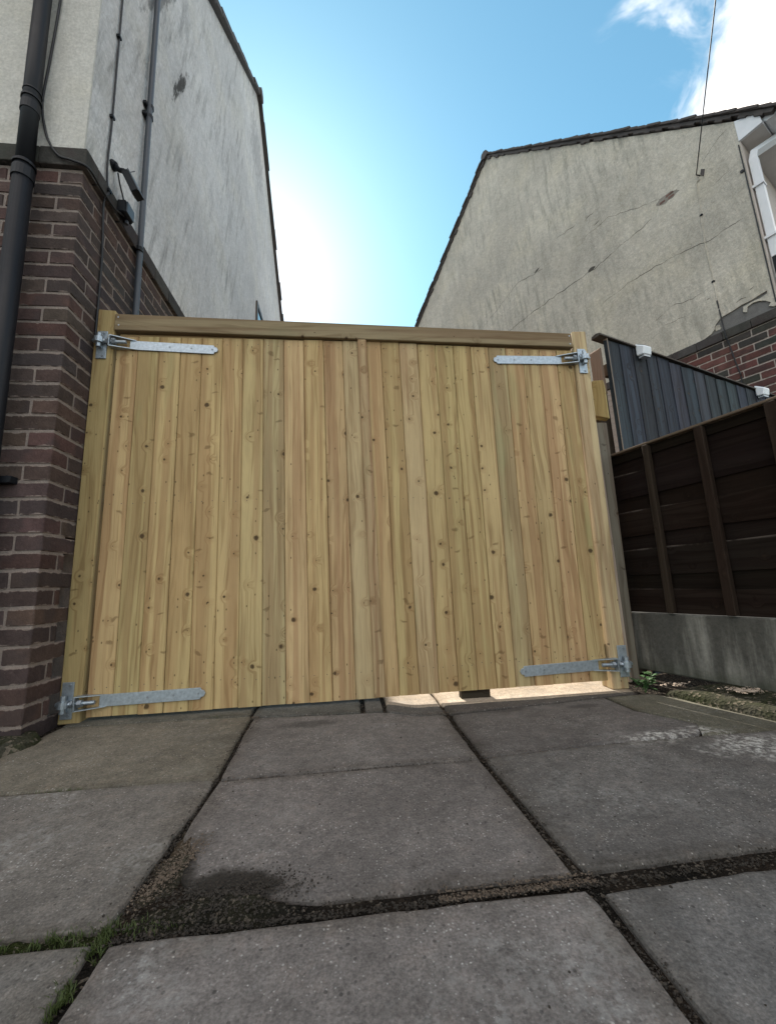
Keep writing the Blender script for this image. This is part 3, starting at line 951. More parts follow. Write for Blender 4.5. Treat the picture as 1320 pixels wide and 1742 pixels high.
# ------------------------------------------------------------------ gate
T_TAN, T_OLV, T_PNK, T_GRN, T_YEL = (0.415, 0.300, 0.166), (0.405, 0.304, 0.166), (0.405, 0.288, 0.163), (0.385, 0.300, 0.180), (0.43, 0.314, 0.172)
GY = 2.05                          # plane of the board faces

gf = thing('gateway', 'pale timber gateway of two square posts under a long crossbeam', 'gateway', (0, GY, -0.53))


def GL(x, y, z, o=(0, GY, -0.53)):
    return (x - o[0], y - o[1], z - o[2])


lp = MB().hexa([GL(-1.235, 2.036, -0.53), GL(-1.146, 2.036, -0.53), GL(-1.146, 2.126, -0.53), GL(-1.235, 2.126, -0.53),
                GL(-1.236, 2.036, 1.468), GL(-1.143, 2.036, 1.462), GL(-1.143, 2.126, 1.462), GL(-1.236, 2.126, 1.468)])
lpo = lp.build('post', M_WOOD, gf, bevel=0.004, color=(0.33, 0.245, 0.128))
lpo['label'] = 'left post, against the brick corner'
rp = MB().hexa([GL(1.318, 2.036, -0.55), GL(1.405, 2.036, -0.55), GL(1.405, 2.128, -0.55), GL(1.318, 2.128, -0.55),
                GL(1.350, 2.036, 1.420), GL(1.434, 2.036, 1.424), GL(1.434, 2.128, 1.424), GL(1.350, 2.128, 1.420)])
rpo = rp.build('post', M_WOOD, gf, bevel=0.004, color=(0.42, 0.33, 0.215))
rpo['label'] = 'right post, leaning slightly'
bm_ = MB().hexa([GL(-1.142, 2.030, 1.349), GL(1.344, 2.030, 1.316), GL(1.344, 2.085, 1.316), GL(-1.142, 2.085, 1.349),
                 GL(-1.142, 2.030, 1.440), GL(1.338, 2.030, 1.403), GL(1.338, 2.085, 1.403), GL(-1.142, 2.085, 1.440)])
bm_.build('crossbeam', M_WOODX, gf, bevel=0.003, color=(0.215, 0.168, 0.112))
for (x, z) in ((-1.125, 1.42), (-1.12, 1.375), (1.325, 1.385), (1.325, 1.335)):
    MB().tube([GL(x, 2.0285, z), GL(x, 2.033, z)], 0.004, 8).build('screw', M_GALV, gf)


def leaf(name, label, xt, xb, n, zt, zb, cols, strip=None):
    """one gate leaf; xt, xb = (left, right) at top and bottom; zt, zb = heights at (left, right)"""
    cx = (xb[0] + xb[1]) / 2
    t = thing(name, label, 'gate', (cx, GY, min(zb)))
    o = (cx, GY, min(zb))
    zspan = [(zt[0] + (zt[1] - zt[0]) * k / n, zb[0] + (zb[1] - zb[0]) * k / n) for k in range(n + 1)]
    heads = MB()
    for k in range(n):
        gap = 0.0007
        a0 = xt[0] + (xt[1] - xt[0]) * k / n + gap
        a1 = xt[0] + (xt[1] - xt[0]) * (k + 1) / n - gap
        b0 = xb[0] + (xb[1] - xb[0]) * k / n + gap
        b1 = xb[0] + (xb[1] - xb[0]) * (k + 1) / n - gap
        z1, z0 = zspan[k][0] + random.uniform(-0.003, 0.003), zspan[k][1] + random.uniform(-0.0012, 0.001)
        yo = random.uniform(-0.0015, 0.0015)
        V = 0.0036
        # cross section: V-jointed board
        def sec(l, r, z):
            return [GL(l, GY + V + yo, z, o), GL(l + V, GY + yo, z, o), GL(r - V, GY + yo, z, o), GL(r, GY + V + yo, z, o), GL(r, GY + 0.022, z, o), GL(l, GY + 0.022, z, o)]
        b = MB()
        s0, s1_ = sec(b0, b1, z0), sec(a0, a1, z1)
        b.add(s0 + s1_, [(5, 4, 3, 2, 1, 0), (6, 7, 8, 9, 10, 11)] + [(i, (i + 1) % 6, 6 + (i + 1) % 6, 6 + i) for i in range(6)])
        b.build('board', M_WOOD, t, color=jit(cols[k % len(cols)], 0.10))
        if k < n - 1:      # the tongue that closes the joint to the next board
            MB().hexa([GL(b1 - 0.006, GY + 0.0145, z0 + 0.003, o), GL(b1 + 0.009, GY + 0.0145, z0 + 0.003, o), GL(b1 + 0.009, GY + 0.0215, z0 + 0.003, o), GL(b1 - 0.006, GY + 0.0215, z0 + 0.003, o),
                       GL(a1 - 0.006, GY + 0.0145, z1 - 0.003, o), GL(a1 + 0.009, GY + 0.0145, z1 - 0.003, o), GL(a1 + 0.009, GY + 0.0215, z1 - 0.003, o), GL(a1 - 0.006, GY + 0.0215, z1 - 0.003, o)]).build('tongue', M_WOOD, t, color=cols[k % len(cols)])
        for zz in (zspan[k][0] - 0.035, 0.42 + zspan[k][0] - 1.3, zspan[k][1] + 0.12):
            f_ = (zz - z0) / (z1 - z0)
            for s_ in (0.25, 0.75):
                xx = (b0 + (a0 - b0) * f_) * (1 - s_) + (b1 + (a1 - b1) * f_) * s_ + random.uniform(-0.004, 0.004)
                zq = zz + random.uniform(-0.006, 0.006)
                heads.tube([GL(xx, GY + yo - 0.0006, zq, o), GL(xx, GY + yo + 0.003, zq, o)], 0.0024, 6)
    ho_ = heads.build('nail_head', plain('dull_nail', (0.10, 0.085, 0.065), 0.6), t)
    ho_['kind'] = 'stuff'
    # ledges behind
    for (za, zc, tn) in ((zt[0] - 0.075, 0.095, 1), (0.40, 0.09, 1), (zb[0] + 0.10, 0.095, 1)):
        MB().box(GL(min(xt[0], xb[0]) + 0.012, GY + 0.0245, za, o), GL(max(xb[1], xt[1]) - 0.03, GY + 0.062, za + zc, o)).build('ledge', M_WOODX, t, color=(0.46, 0.33, 0.19))
    # thin top rail showing above the board ends
    b = MB().hexa([GL(xt[0] + 0.01, GY + 0.004, zt[0] - 0.02, o), GL(xt[1] - 0.004, GY + 0.004, zt[1] - 0.02, o), GL(xt[1] - 0.004, GY + 0.018, zt[1] - 0.02, o), GL(xt[0] + 0.01, GY + 0.018, zt[0] - 0.02, o),
                   GL(xt[0] + 0.01, GY + 0.004, zt[0] + 0.014, o), GL(xt[1] - 0.004, GY + 0.004, zt[1] + 0.014, o), GL(xt[1] - 0.004, GY + 0.018, zt[1] + 0.014, o), GL(xt[0] + 0.01, GY + 0.018, zt[0] + 0.014, o)])
    b = MB().hexa([GL(xt[0] + 0.01, GY + 0.012, zt[0] + 0.004, o), GL(xt[1] - 0.004, GY + 0.012, zt[1] + 0.004, o), GL(xt[1] - 0.004, GY + 0.05, zt[1] + 0.004, o), GL(xt[0] + 0.01, GY + 0.05, zt[0] + 0.004, o),
                   GL(xt[0] + 0.01, GY + 0.012, zt[0] + 0.018, o), GL(xt[1] - 0.004, GY + 0.012, zt[1] + 0.018, o), GL(xt[1] - 0.004, GY + 0.05, zt[1] + 0.018, o), GL(xt[0] + 0.01, GY + 0.05, zt[0] + 0.018, o)])
    b.build('top_rail', M_WOODX, t, color=(0.40, 0.29, 0.17))
    return t, o


cl = [T_TAN, T_OLV, T_TAN, T_YEL, T_PNK, T_YEL, T_TAN, T_GRN, T_PNK, T_TAN, T_PNK, T_GRN]
cr = [T_PNK, T_OLV, T_GRN, T_TAN, T_OLV, T_TAN, T_OLV, T_GRN, T_TAN, T_OLV, T_PNK, T_OLV]
lf, lo_ = leaf('gate_leaf', 'left leaf of the timber gate, hung on the post by the brick corner', (-1.134, 0.124), (-1.133, 0.154), 12, (1.325, 1.328), (-0.511, -0.514), cl)
rf, ro_ = leaf('gate_leaf', 'right leaf of the timber gate, with bright ground showing under it', (0.127, 1.347), (0.157, 1.307), 12, (1.330, 1.297), (-0.511, -0.507), cr)
# narrow cover strip on the meeting edge belongs to the right leaf
b = MB().hexa([GL(0.132, GY - 0.016, -0.509, ro_), GL(0.182, GY - 0.016, -0.509, ro_), GL(0.182, GY + 0.006, -0.509, ro_), GL(0.132, GY + 0.006, -0.509, ro_),
               GL(0.101, GY - 0.016, 1.343, ro_), GL(0.147, GY - 0.016, 1.341, ro_), GL(0.147, GY + 0.006, 1.341, ro_), GL(0.101, GY + 0.006, 1.343, ro_)])
b.build('cover_strip', M_WOOD, rf, bevel=0.002, color=(0.345, 0.248, 0.155))


def hinge(leaf_t, lo, post, px, pz, sx0, sx1, sz0, sz1, side, crank_z):
    """galvanised strap on the leaf, hook plate on the post. side=+1 when the strap runs to the right.
    px,pz plate centre; strap from sx0 (knuckle) to sx1 (tip), centre heights sz0..sz1"""
    def G(x, y, z):
        return GL(x, y, z, lo)
    b = MB()
    w = 0.025
    kx = sx0 + side * 0.105          # where the cheeks open out
    def zc(x):
        return sz0 + (sz1 - sz0) * (x - sx0) / (sx1 - sx0)
    # flat strap with a spear tip
    y0, y1 = GY - 0.0075, GY - 0.0015
    pts = [(kx - side * 0.02, zc(kx) - w), (sx1 - side * 0.022, zc(sx1) - w), (sx1 - side * 0.018, zc(sx1) - w * 0.62), (sx1 - side * 0.006, zc(sx1) - w * 0.5), (sx1, zc(sx1)),
           (sx1 - side * 0.006, zc(sx1) + w * 0.5), (sx1 - side * 0.018, zc(sx1) + w * 0.62), (sx1 - side * 0.022, zc(sx1) + w), (kx - side * 0.02, zc(kx) + w)]
    n = len(pts)
    b.add([G(p[0], y0, p[1]) for p in pts] + [G(p[0], y1, p[1]) for p in pts], [tuple(range(n)), tuple(range(n, 2 * n))[::-1]] + [(i, (i + 1) % n, n + (i + 1) % n, n + i) for i in range(n)])
    st = b.build('hinge_strap', M_GALV, leaf_t, bevel=0.001)
    # cheeks, turned out from the strap edges to hold the eye bolt
    ch = MB()
    def S(x, y, z):
        q = G(x, y, z)
        return tuple(Vector(q) - st.location)
    for s_ in (-1, 1):
        zk, ze = zc(kx) + s_ * (w - 0.001), zc(sx0) + s_ * (w + 0.004)
        ch.hexa([S(kx + side * 0.01, GY - 0.010, zk - 0.002), S(sx0, GY - 0.045, ze - 0.002), S(sx0, GY - 0.004, ze - 0.002), S(kx + side * 0.01, GY - 0.003, zk - 0.002),
                 S(kx + side * 0.01, GY - 0.010, zk + 0.002), S(sx0, GY - 0.045, ze + 0.002), S(sx0, GY - 0.004, ze + 0.002), S(kx + side * 0.01, GY - 0.003, zk + 0.002)])
    ch.box(*[tuple(min(a, c) for a, c in zip(S(sx0, GY - 0.045, zc(sx0) - w - 0.004), S(sx0 + side * 0.005, GY - 0.006, zc(sx0) + w + 0.004))),
             tuple(max(a, c) for a, c in zip(S(sx0, GY - 0.045, zc(sx0) - w - 0.004), S(sx0 + side * 0.005, GY - 0.006, zc(sx0) + w + 0.004)))])
    ch.build('hinge_cheek', M_GALV, st)
    eb = MB()
    eb.tube([S(sx0 - side * 0.03, GY - 0.03, zc(sx0)), S(sx0 + side * 0.075, GY - 0.024, zc(sx0))], 0.0085, 10)
    eb.tube([S(sx0 + side * 0.012, GY - 0.03, zc(sx0)), S(sx0 + side * 0.028, GY - 0.03, zc(sx0))], 0.016, 6)
    eb.tube([S(sx0 - side * 0.006, GY - 0.03, zc(sx0)), S(sx0 - side * 0.016, GY - 0.03, zc(sx0))], 0.016, 6)
    eb.build('eye_bolt', M_GALV, st)
    for f_ in (0.42, 0.68, 0.93):
        x = kx + (sx1 - kx) * f_
        MB().tube([S(x, GY - 0.0095, zc(x)), S(x, GY - 0.006, zc(x))], [0.004, 0.0055], 10).build('strap_bolt', M_DULL, st)
    # hook plate on the post
    hx = 0.024
    def Q(x, y, z):
        return tuple(Vector(GL(x, y, z)) - post.location)
    hp = MB()
    hp.box(Q(px - hx, 2.029, pz - 0.076), Q(px + hx, 2.0355, pz + 0.076))
    hpo = hp.build('hook_plate', M_GALV, post, bevel=0.0015)
    hk = MB()
    zz = zc(sx0)
    ox = px - side * 0.004
    hk.tube([Q(ox, 2.012, zz - 0.036), Q(ox, 2.012, zz + 0.036)], 0.0115, 12)
    hk.tube([Q(ox, 2.012, zz - 0.014), Q(ox, 2.012, zz + 0.014)], 0.022, 14)
    hk.tube([Q(ox, 2.0355, zz - 0.026), Q(ox, 2.008, zz - 0.026)], 0.010, 8)
    hk.tube([Q(ox + side * 0.012, 2.014, zz), Q(sx0 - side * 0.012, 2.02, zz)], 0.0095, 10)
    hk.tube([Q(ox - side * 0.030, 2.020, zz), Q(ox - side * 0.016, 2.014, zz)], 0.009, 8)
    hk.build('hook_pin', M_GALV, post)
    for dz_ in (-0.062, 0.062):
        MB().tube([Q(px + 0.008, 2.0255, pz + dz_), Q(px + 0.008, 2.030, pz + dz_)], [0.0045, 0.0065], 10).build('plate_screw', M_DULL, post)


hinge(lf, lo_, lpo, -1.193, 1.262, -1.150, -0.630, 1.276, 1.256, 1, 0)
hinge(lf, lo_, lpo, -1.200, -0.432, -1.160, -0.630, -0.444, -0.440, 1, 0)
hinge(rf, ro_, rpo, 1.387, 1.229, 1.352, 0.862, 1.240, 1.234, -1, 0)
hinge(rf, ro_, rpo, 1.387, -0.416, 1.345, 0.850, -0.428, -0.438, -1, 0)

# added block behind the right leaf: cuts the sun strip, coloured dark as shadow
tag(MB().box((0.555, 2.072, -0.56), (0.700, 2.115, -0.505)).build('shade_block', M_WOODX, color=(0.035, 0.028, 0.022)),
    'added dark block under the right gate leaf, shading part of the sunlit strip', 'shade block')

# ------------------------------------------------------------------ things behind the right post
gp = thing('fence_post', 'weathered grey fence post between the right gate post and the brown fence', 'fence post', (1.555, 2.20, -0.55))
MB().hexa([(-0.047, -0.03, 0), (0.012, -0.03, 0), (0.012, 0.05, 0), (-0.047, 0.05, 0), (-0.047, -0.03, 1.465), (0.030, -0.03, 1.465), (0.030, 0.05, 1.465), (-0.047, 0.05, 1.465)]).build('shaft', M_WOOD, gp, bevel=0.005, color=(0.15, 0.135, 0.12))
MB().box((-0.064, -0.045, 0), (-0.0485, 0.05, 1.44)).build('side_batten', M_WOOD, gp, color=(0.36, 0.31, 0.29))
tb = MB().hexa([(1.500, 2.165, 0.955), (1.592, 2.15, 0.930), (1.625, 2.23, 0.945), (1.53, 2.24, 0.965), (1.520, 2.165, 1.180), (1.585, 2.15, 1.180), (1.660, 2.24, 1.178), (1.56, 2.25, 1.178)])
tag(tb.build('timber_offcut', M_WOOD, bevel=0.004, color=(0.31, 0.245, 0.115)), 'yellowish sawn timber offcut wedged on the grey fence post', 'timber offcut')
bpst = MB().hexa([(1.590, 2.25, 1.17), (1.648, 2.235, 1.17), (1.720, 2.31, 1.17), (1.66, 2.33, 1.17), (1.590, 2.25, 1.405), (1.650, 2.235, 1.44), (1.720, 2.31, 1.50), (1.66, 2.33, 1.47)])
tag(bpst.build('timber_stump', M_WOOD, color=(0.17, 0.12, 0.095)), 'dark brown weathered timber end standing on the yellowish offcut', 'timber post')

# blue-black feather-edge fence, square to the drive
bf = thing('boarded_fence', 'blue black fence of overlapping upright boards under a thin cap rail', 'fence', (1.655, 2.273, -0.55), math.atan2(0.273, 0.962))
xx = 0.098
k = 0
while xx < 2.6:
    w = random.uniform(0.112, 0.132)
    zt = 1.545 - (xx - 0.1) * 0.078 + 0.55
    y0 = 0.0
    b = MB().hexa([(xx - 0.012, y0 - 0.004 - 0.012, 0.0), (xx + w, y0 - 0.012, 0.0), (xx + w, y0 + 0.004, 0.0), (xx - 0.012, y0 + 0.004, 0.0),
                   (xx - 0.012, y0 - 0.004 - 0.016, zt - random.uniform(0, 0.02)), (xx + w, y0 - 0.011, zt - random.uniform(0, 0.02)), (xx + w, y0 + 0.004, zt - 0.005), (xx - 0.012, y0 + 0.004, zt - 0.005)])
    bo_ = b.build('board', M_PAINTW, bf, color=jit((0.038, 0.045, 0.063), 0.2))
    bo_.rotation_euler = (0, R(random.uniform(-0.35, 0.35)), R(-0.9 + random.uniform(-0.8, 0.5)))
    xx += w
    k += 1
capm = [(-0.032, 0.0), (-0.030, 0.012), (0.0, 0.024), (0.035, 0.018), (0.040, 0.0)]
cv = []
for (xq, dz_) in ((0.02, 0), (2.62, -2.60 * 0.078)):
    cv += [(xq, p[0], 1.553 + 0.55 + dz_ + p[1]) for p in capm]
b = MB().add(cv, [(0, 1, 2, 3, 4), (9, 8, 7, 6, 5)] + [(i, (i + 1) % 5, 5 + (i + 1) % 5, 5 + i) for i in range(5)])
b.build('cap_rail', M_FENCE, bf, color=(0.075, 0.07, 0.07))
b = MB().box((0.090, 0.006, 1.3 + 0.55), (2.6, 0.045, 1.38 + 0.55))
b.build('rail', M_FENCE, bf, color=(0.12, 0.09, 0.07))
MB().box((0.022, 0.052, 0), (0.112, 0.13, 1.80)).build('post', M_FENCEV, bf, color=(0.05, 0.042, 0.036))
b = MB().box((0.088, -0.022, 0.6 + 0.55), (0.0935, 0.006, 1.548 + 0.55))
b.build('end_batten', M_FENCEV, bf, color=(0.30, 0.27, 0.25))


def solar_light(al, z, label):
    d = Vector((0.962, 0.273, 0))
    p = Vector((1.655, 2.273, 0)) + d * al + Vector((0.273, -0.962, 0)) * 0.02
    s = thing('solar_light', label, 'fence light', (p.x, p.y, z), math.atan2(0.273, 0.962), 'solar lights along the blue black fence')
    o = MB().hexa([(-0.042, -0.05, -0.055), (0.042, -0.05, -0.055), (0.042, -0.002, -0.05), (-0.042, -0.002, -0.05),
                   (-0.036, -0.062, 0.0), (0.036, -0.062, 0.0), (0.042, 0.0, 0.042), (-0.042, 0.0, 0.042)]).build('casing', M_WHITEP, s, bevel=0.006)
    m_ = MB().add([(-0.026, -0.0535, 0.0095), (0.026, -0.0535, 0.0095), (0.030, -0.011, 0.0385), (-0.030, -0.011, 0.0385),
                   (-0.026, -0.052, 0.006), (0.026, -0.052, 0.006), (0.030, -0.010, 0.033), (-0.030, -0.010, 0.033)],
                  [(0, 1, 2, 3), (7, 6, 5, 4), (0, 4, 5, 1), (1, 5, 6, 2), (2, 6, 7, 3), (3, 7, 4, 0)])
    m_.build('solar_panel', plain('solar_panel_glass', (0.16, 0.18, 0.21), 0.2), s)
    MB().box((-0.03, -0.047, -0.066), (0.03, -0.008, -0.0565)).build('lens', M_LENS, s)
    return s


solar_light(0.39, 1.512, 'white fence light near the left end of the blue black fence')
solar_light(1.72, 1.415, 'white fence light at the far right tip of the blue black fence')
pk = MB().hexa([(2.50, 2.62, 1.46), (2.83, 2.72, 1.46), (2.83, 2.745, 1.46), (2.50, 2.645, 1.46), (2.50, 2.62, 1.535), (2.83, 2.72, 1.535), (2.83, 2.745, 1.535), (2.50, 2.645, 1.535)])
pk.hexa([(2.55, 2.636, -0.55), (2.60, 2.651, -0.55), (2.595, 2.67, -0.55), (2.545, 2.655, -0.55), (2.55, 2.6455, 1.455), (2.60, 2.660, 1.455), (2.595, 2.679, 1.455), (2.545, 2.664, 1.455)])
tag(pk.build('rail_plank', M_FENCE, color=(0.17, 0.19, 0.175)), 'grey green plank showing just above the cap of the blue black fence', 'plank')

# brown lap fence along the drive, on a concrete gravel board
FX, FY, FR = 1.603, 2.195, math.atan2(-0.962, 0.273)
gb = thing('gravel_board', 'stained concrete board along the ground under the brown fence', 'concrete board', (FX, FY, -0.50), FR)
MB().hexa([(-0.05, 0.004, 0), (2.6, 0.004, 0), (2.6, 0.05, 0), (-0.05, 0.05, 0), (-0.05, 0.0, 0.303), (2.6, 0.0, 0.303), (2.6, 0.05, 0.303), (-0.05, 0.05, 0.303)]).build('slab', M_GRAVELB, gb, bevel=0.006)
lfz = -0.196
lf_ = thing('lap_fence', 'dark brown lap fence with upright battens along the right of the drive', 'fence', (FX, FY, lfz), FR)
H = 0.915
BRN = (0.0125, 0.0085, 0.007)
i = 0
z = 0.0
while z < H - 0.03:
    front = (i % 2 == 0)
    h = 0.128 if front else 0.13
    yb = 0.010 if front else 0.024
    b = MB()
    nseg = 14
    top, bot = [], []
    for q in range(nseg + 1):
        xq = -0.045 + 1.905 * q / nseg
        wv = noise.noise(Vector((xq * 2.3, i * 7.3, 0.5))) * 0.014
        wv2 = noise.noise(Vector((xq * 2.3, i * 7.3, 9.5))) * 0.010
        bot.append((xq, max(0.002, z - 0.012 + wv2)))
        top.append((xq, min(H - 0.012, z + h + wv)))
    for q in range(nseg):
        (xa, za), (xb_, zb_) = bot[q], bot[q + 1]
        (_, zc_), (_, zd_) = top[q], top[q + 1]
        b.hexa([(xa, yb + 0.006, za), (xb_, yb + 0.006, zb_), (xb_, yb + 0.013, zb_), (xa, yb + 0.013, za), (xa, yb, zc_), (xb_, yb, zd_), (xb_, yb + 0.009, zd_), (xa, yb + 0.009, zc_)])
    b.build('slat', M_SLAT, lf_, color=jit(BRN, 0.25))
    z += 0.108
    i += 1
for xq, wq in ((-0.05, 0.026), (0.198, 0.036), (0.470, 0.040), (0.758, 0.040), (1.10, 0.04), (1.45, 0.04), (1.82, 0.04)):
    b = MB().hexa([(xq, -0.024, 0.004), (xq + wq, -0.024, 0.004), (xq + wq, 0.010, 0.004), (xq, 0.010, 0.004), (xq + random.uniform(-.004, .004), -0.022, H - 0.014), (xq + wq, -0.022, H - 0.014), (xq + wq, 0.010, H - 0.014), (xq, 0.010, H - 0.014)])
    b.build('batten', M_FENCEV, lf_, bevel=0.004, color=jit((0.028, 0.018, 0.0145), 0.2))
MB().box((-0.054, -0.016, H - 0.013), (1.86, 0.034, H)).build('cap_rail', M_FENCE, lf_, bevel=0.003, color=(0.13, 0.105, 0.085))

# mossy concrete haunch beside the drive
hn = MB()
nq = 26
for q in range(nq + 1):
    y = 1.90 - q * 0.10
    kx = 1.500 + (1.848 - y) * 0.227
    fx = FX + (FY - y) * 0.2838 + 0.012
    for s_, hh in ((-0.004, -0.03), (0.0, 0.022), (0.10, 0.036), (0.35, 0.044), (0.65, 0.050), (1.0, 0.052)):
        x = kx + (fx - kx) * s_
        nz = noise.noise(Vector((x * 9, y * 9, 0))) * 0.010 + noise.noise(Vector((x * 31, y * 31, 4))) * 0.003
        hn.v.append((x + nz * 0.5, y, gz(x, y) + hh + (nz if hh > 0 else 0) - (0.02 if q == 0 and hh > 0 else 0)))
for q in range(nq):
    for s_ in range(5):
        a = q * 6 + s_
        hn.f.append((a, a + 1, a + 7, a + 6))
tag(hn.build('kerb', M_MOSSY, smooth=True), 'mossy concrete haunch between the paving and the gravel board', kind='structure')

# ------------------------------------------------------------------ right house
RO = (4.0356, 2.9844, -0.55)
RA = math.atan2(0.4384, 0.8988)
rh = thing('rendered_house', 'right house with cracked stone coloured gable and red brick base beyond the fence', 'house', RO, RA)
Z = 0.55                           # local z = world z + .55 ; local x runs into the house, local y away along the gable
cw = MB().box((0.006, -0.03 + 0.035, 0.0), (6.0, 6.29, 2.30 + Z))
cwo = cw.build('base_wall', M_MORTAR_R, rh)
BRR = Bricks(M_BRICK_R)
farr = MB()
cl_ = cwo.location


def RL(x, y, z):
    return tuple(Vector((x, y, z + Z)) - cl_)


for i in range(37):
    zt = 2.292 - 0.075 * i
    zb = max(zt - BR_H, -0.545)
    if zt < -0.5:
        break
    y = 0.0
    if i % 2:
        y = -0.1125
    while y < 6.25:
        y0_, y1_ = max(y, 0.0), min(y + BR_L, 6.28)
        if y1_ - y0_ > 0.03:
            if zt > 0.95 and y < 1.35:
                BRR.lay(cwo, RL(0, y0_, zb), RL(BR_W, y1_, zt), random.choice(PAL_R))
            else:
                farr.box(RL(0, y0_, zb), RL(BR_W, y1_, zt))
        y += BR_L + J
o_ = farr.build('brickwork', M_BRICK_R, cwo, color=(0.13, 0.058, 0.05))
o_['kind'] = 'stuff'
# dark band
BBR = Bricks(M_BAND)
y = -0.02
while y < 1.6:
    BBR.lay(rh, (-0.018, y, 2.302 + Z), (0.09, y + 0.222, 2.392 + Z), (0.075, 0.07, 0.066), 'band_brick')
    y += 0.226
MB().box((-0.018, y, 2.302 + Z), (0.09, 6.3, 2.392 + Z)).build('band', M_BAND, rh, color=(0.07, 0.066, 0.062))
# undercoat wall, then the render coat with a piece fallen off
un = MB().prism([(0.0, 2.393 + Z), (6.3, 2.393 + Z), (6.3, 4.70 + Z), (3.13, 7.42 + Z), (0.0, 4.50 + Z)], 'x', 0.012, 6.0)
un.build('gable_wall', M_BARE, rh)
coat = [(0.60, 2.393), (0.52, 2.42), (0.485, 2.455), (0.47, 2.50), (0.43, 2.535), (0.40, 2.55), (0.33, 2.558), (0.25, 2.575), (0.17, 2.578), (0.10, 2.592), (0.045, 2.60),
        (0.055, 2.57), (0.11, 2.555), (0.15, 2.56), (0.20, 2.553), (0.235, 2.55), (0.245, 2.50), (0.22, 2.48), (0.205, 2.53), (0.16, 2.545), (0.115, 2.535), (0.075, 2.51), (0.04, 2.47), (0.06, 2.445), (0.03, 2.42), (0.0, 2.42),
        (0.0, 4.50), (3.13, 7.42), (6.3, 4.70), (6.3, 2.393)]
co = MB().prism([(p[0], p[1] + Z) for p in coat], 'x', -0.002, 0.0115)
coo = co.build('render_coat', M_REND_R, rh)
rc = coo.location


def ribbon(pts, w, name='crack', mat=M_CRACK, rough=0.35):
    """a crack: an irregular dark sliver along the wall"""
    P = []
    for i in range(len(pts) - 1):
        a, c = Vector(pts[i]), Vector(pts[i + 1])
        n = max(2, int((c - a).length / 0.03))
        for j in range(n):
            q = a.lerp(c, j / n)
            q.y += noise.noise(Vector((q.x * 11, q.y * 11, 1.7))) * 0.022 + noise.noise(Vector((q.x * 45, q.y * 45, 7))) * 0.008
            P.append(q)
    P.append(Vector(pts[-1]))
    b = MB()
    n = len(P)
    for i, q in enumerate(P):
        f = math.sin(math.pi * min(1, max(0.0, i / (n - 1)))) ** 0.5
        ww = w * 0.85 * (0.25 + 0.75 * f) * max(0.25, 0.7 + 1.3 * noise.noise(Vector((q.x * 8, q.y * 8, 3.3))))
        for s_, xo in ((-1, -0.0028), (1, -0.0028)):
            b.v.append(tuple(Vector((xo, q.x, q.y + s_ * ww / 2 + Z)) - rc))
    for i in range(n - 1):
        b.f.append((2 * i, 2 * i + 1, 2 * i + 3, 2 * i + 2))
    return b.build(name, mat, coo)


ribbon([(3.15, 3.92), (2.75, 3.97), (2.2, 3.99), (1.58, 3.986), (1.2, 4.05), (0.85, 4.10)], 0.014)
ribbon([(3.6, 4.33), (3.3, 4.42), (2.77, 4.64), (2.45, 4.56), (2.28, 4.55)], 0.009)
ribbon([(1.56, 3.45), (1.25, 3.50), (0.92, 3.51), (0.55, 3.46), (0.31, 3.42), (0.1, 3.44)], 0.009)
ribbon([(2.10, 4.84), (1.9, 4.82), (1.72, 4.81)], 0.008)
ribbon([(1.72, 4.52), (1.3, 4.54), (0.9, 4.33), (0.6, 4.22)], 0.007)
ribbon([(1.0, 2.86), (0.8, 2.93), (0.62, 2.90), (0.45, 2.92)], 0.008)
ribbon([(1.45, 2.62), (1.1, 2.66), (0.9, 2.76), (0.7, 2.74)], 0.007)
ribbon([(0.35, 4.30), (0.2, 4.42), (0.05, 4.50)], 0.006)
ribbon([(0.32, 3.95), (0.15, 4.02), (0.02, 4.05)], 0.005)
ribbon([(1.60, 4.755), (1.53, 4.775), (1.47, 4.77)], 0.035)
ribbon([(1.50, 4.60), (1.42, 4.60)], 0.018)
ribbon([(2.45, 4.585), (2.36, 4.60)], 0.045)
ribbon([(1.66, 4.00), (1.56, 4.01)], 0.06)
ribbon([(0.50, 2.80), (0.465, 2.81)], 0.03)
ribbon([(0.28, 2.62), (0.2, 2.63)], 0.012)
ribbon([(0.17, 2.69), (0.13, 2.70)], 0.014)
ribbon([(3.0, 6.3), (2.9, 6.4)], 0.02)


def scab(pts, name, mat, x=-0.003, col=None):
    b = MB().prism([(p[0], p[1] + Z) for p in pts], 'x', x, x + 0.0045)
    o = b.build(name, mat, rh, color=col)
    return o


# place where the render has gone and the brick grins through
pts = []
for k in range(16):
    a = 2 * math.pi * k / 16
    pts.append((0.66 + 0.115 * math.cos(a) * random.uniform(0.6, 1.2), 4.225 + 0.048 * math.sin(a) * random.uniform(0.5, 1.35) - 0.0))
scab(pts, 'bare_patch', mortar_mat('chipped_render', (0.27, 0.245, 0.21)))
for (a, c, z_) in ((0.60, 0.68, 4.235), (0.69, 0.75, 4.20), (0.60, 0.66, 4.195)):
    scab([(a, z_), (c, z_ - 0.004), (c - 0.004, z_ + 0.022), (a + 0.003, z_ + 0.02)], 'brick', M_BRICK_R, -0.006, (0.20, 0.12, 0.10))
for (cy, cz, r_) in ((0.46, 2.455, 0.028), (0.455, 2.475, 0.02)):
    scab([(cy + r_ * math.cos(2 * math.pi * k / 9) * random.uniform(.6, 1.2), cz + r_ * math.sin(2 * math.pi * k / 9) * random.uniform(.6, 1.2)) for k in range(9)], 'mortar_patch', M_REND_R, 0.0065)

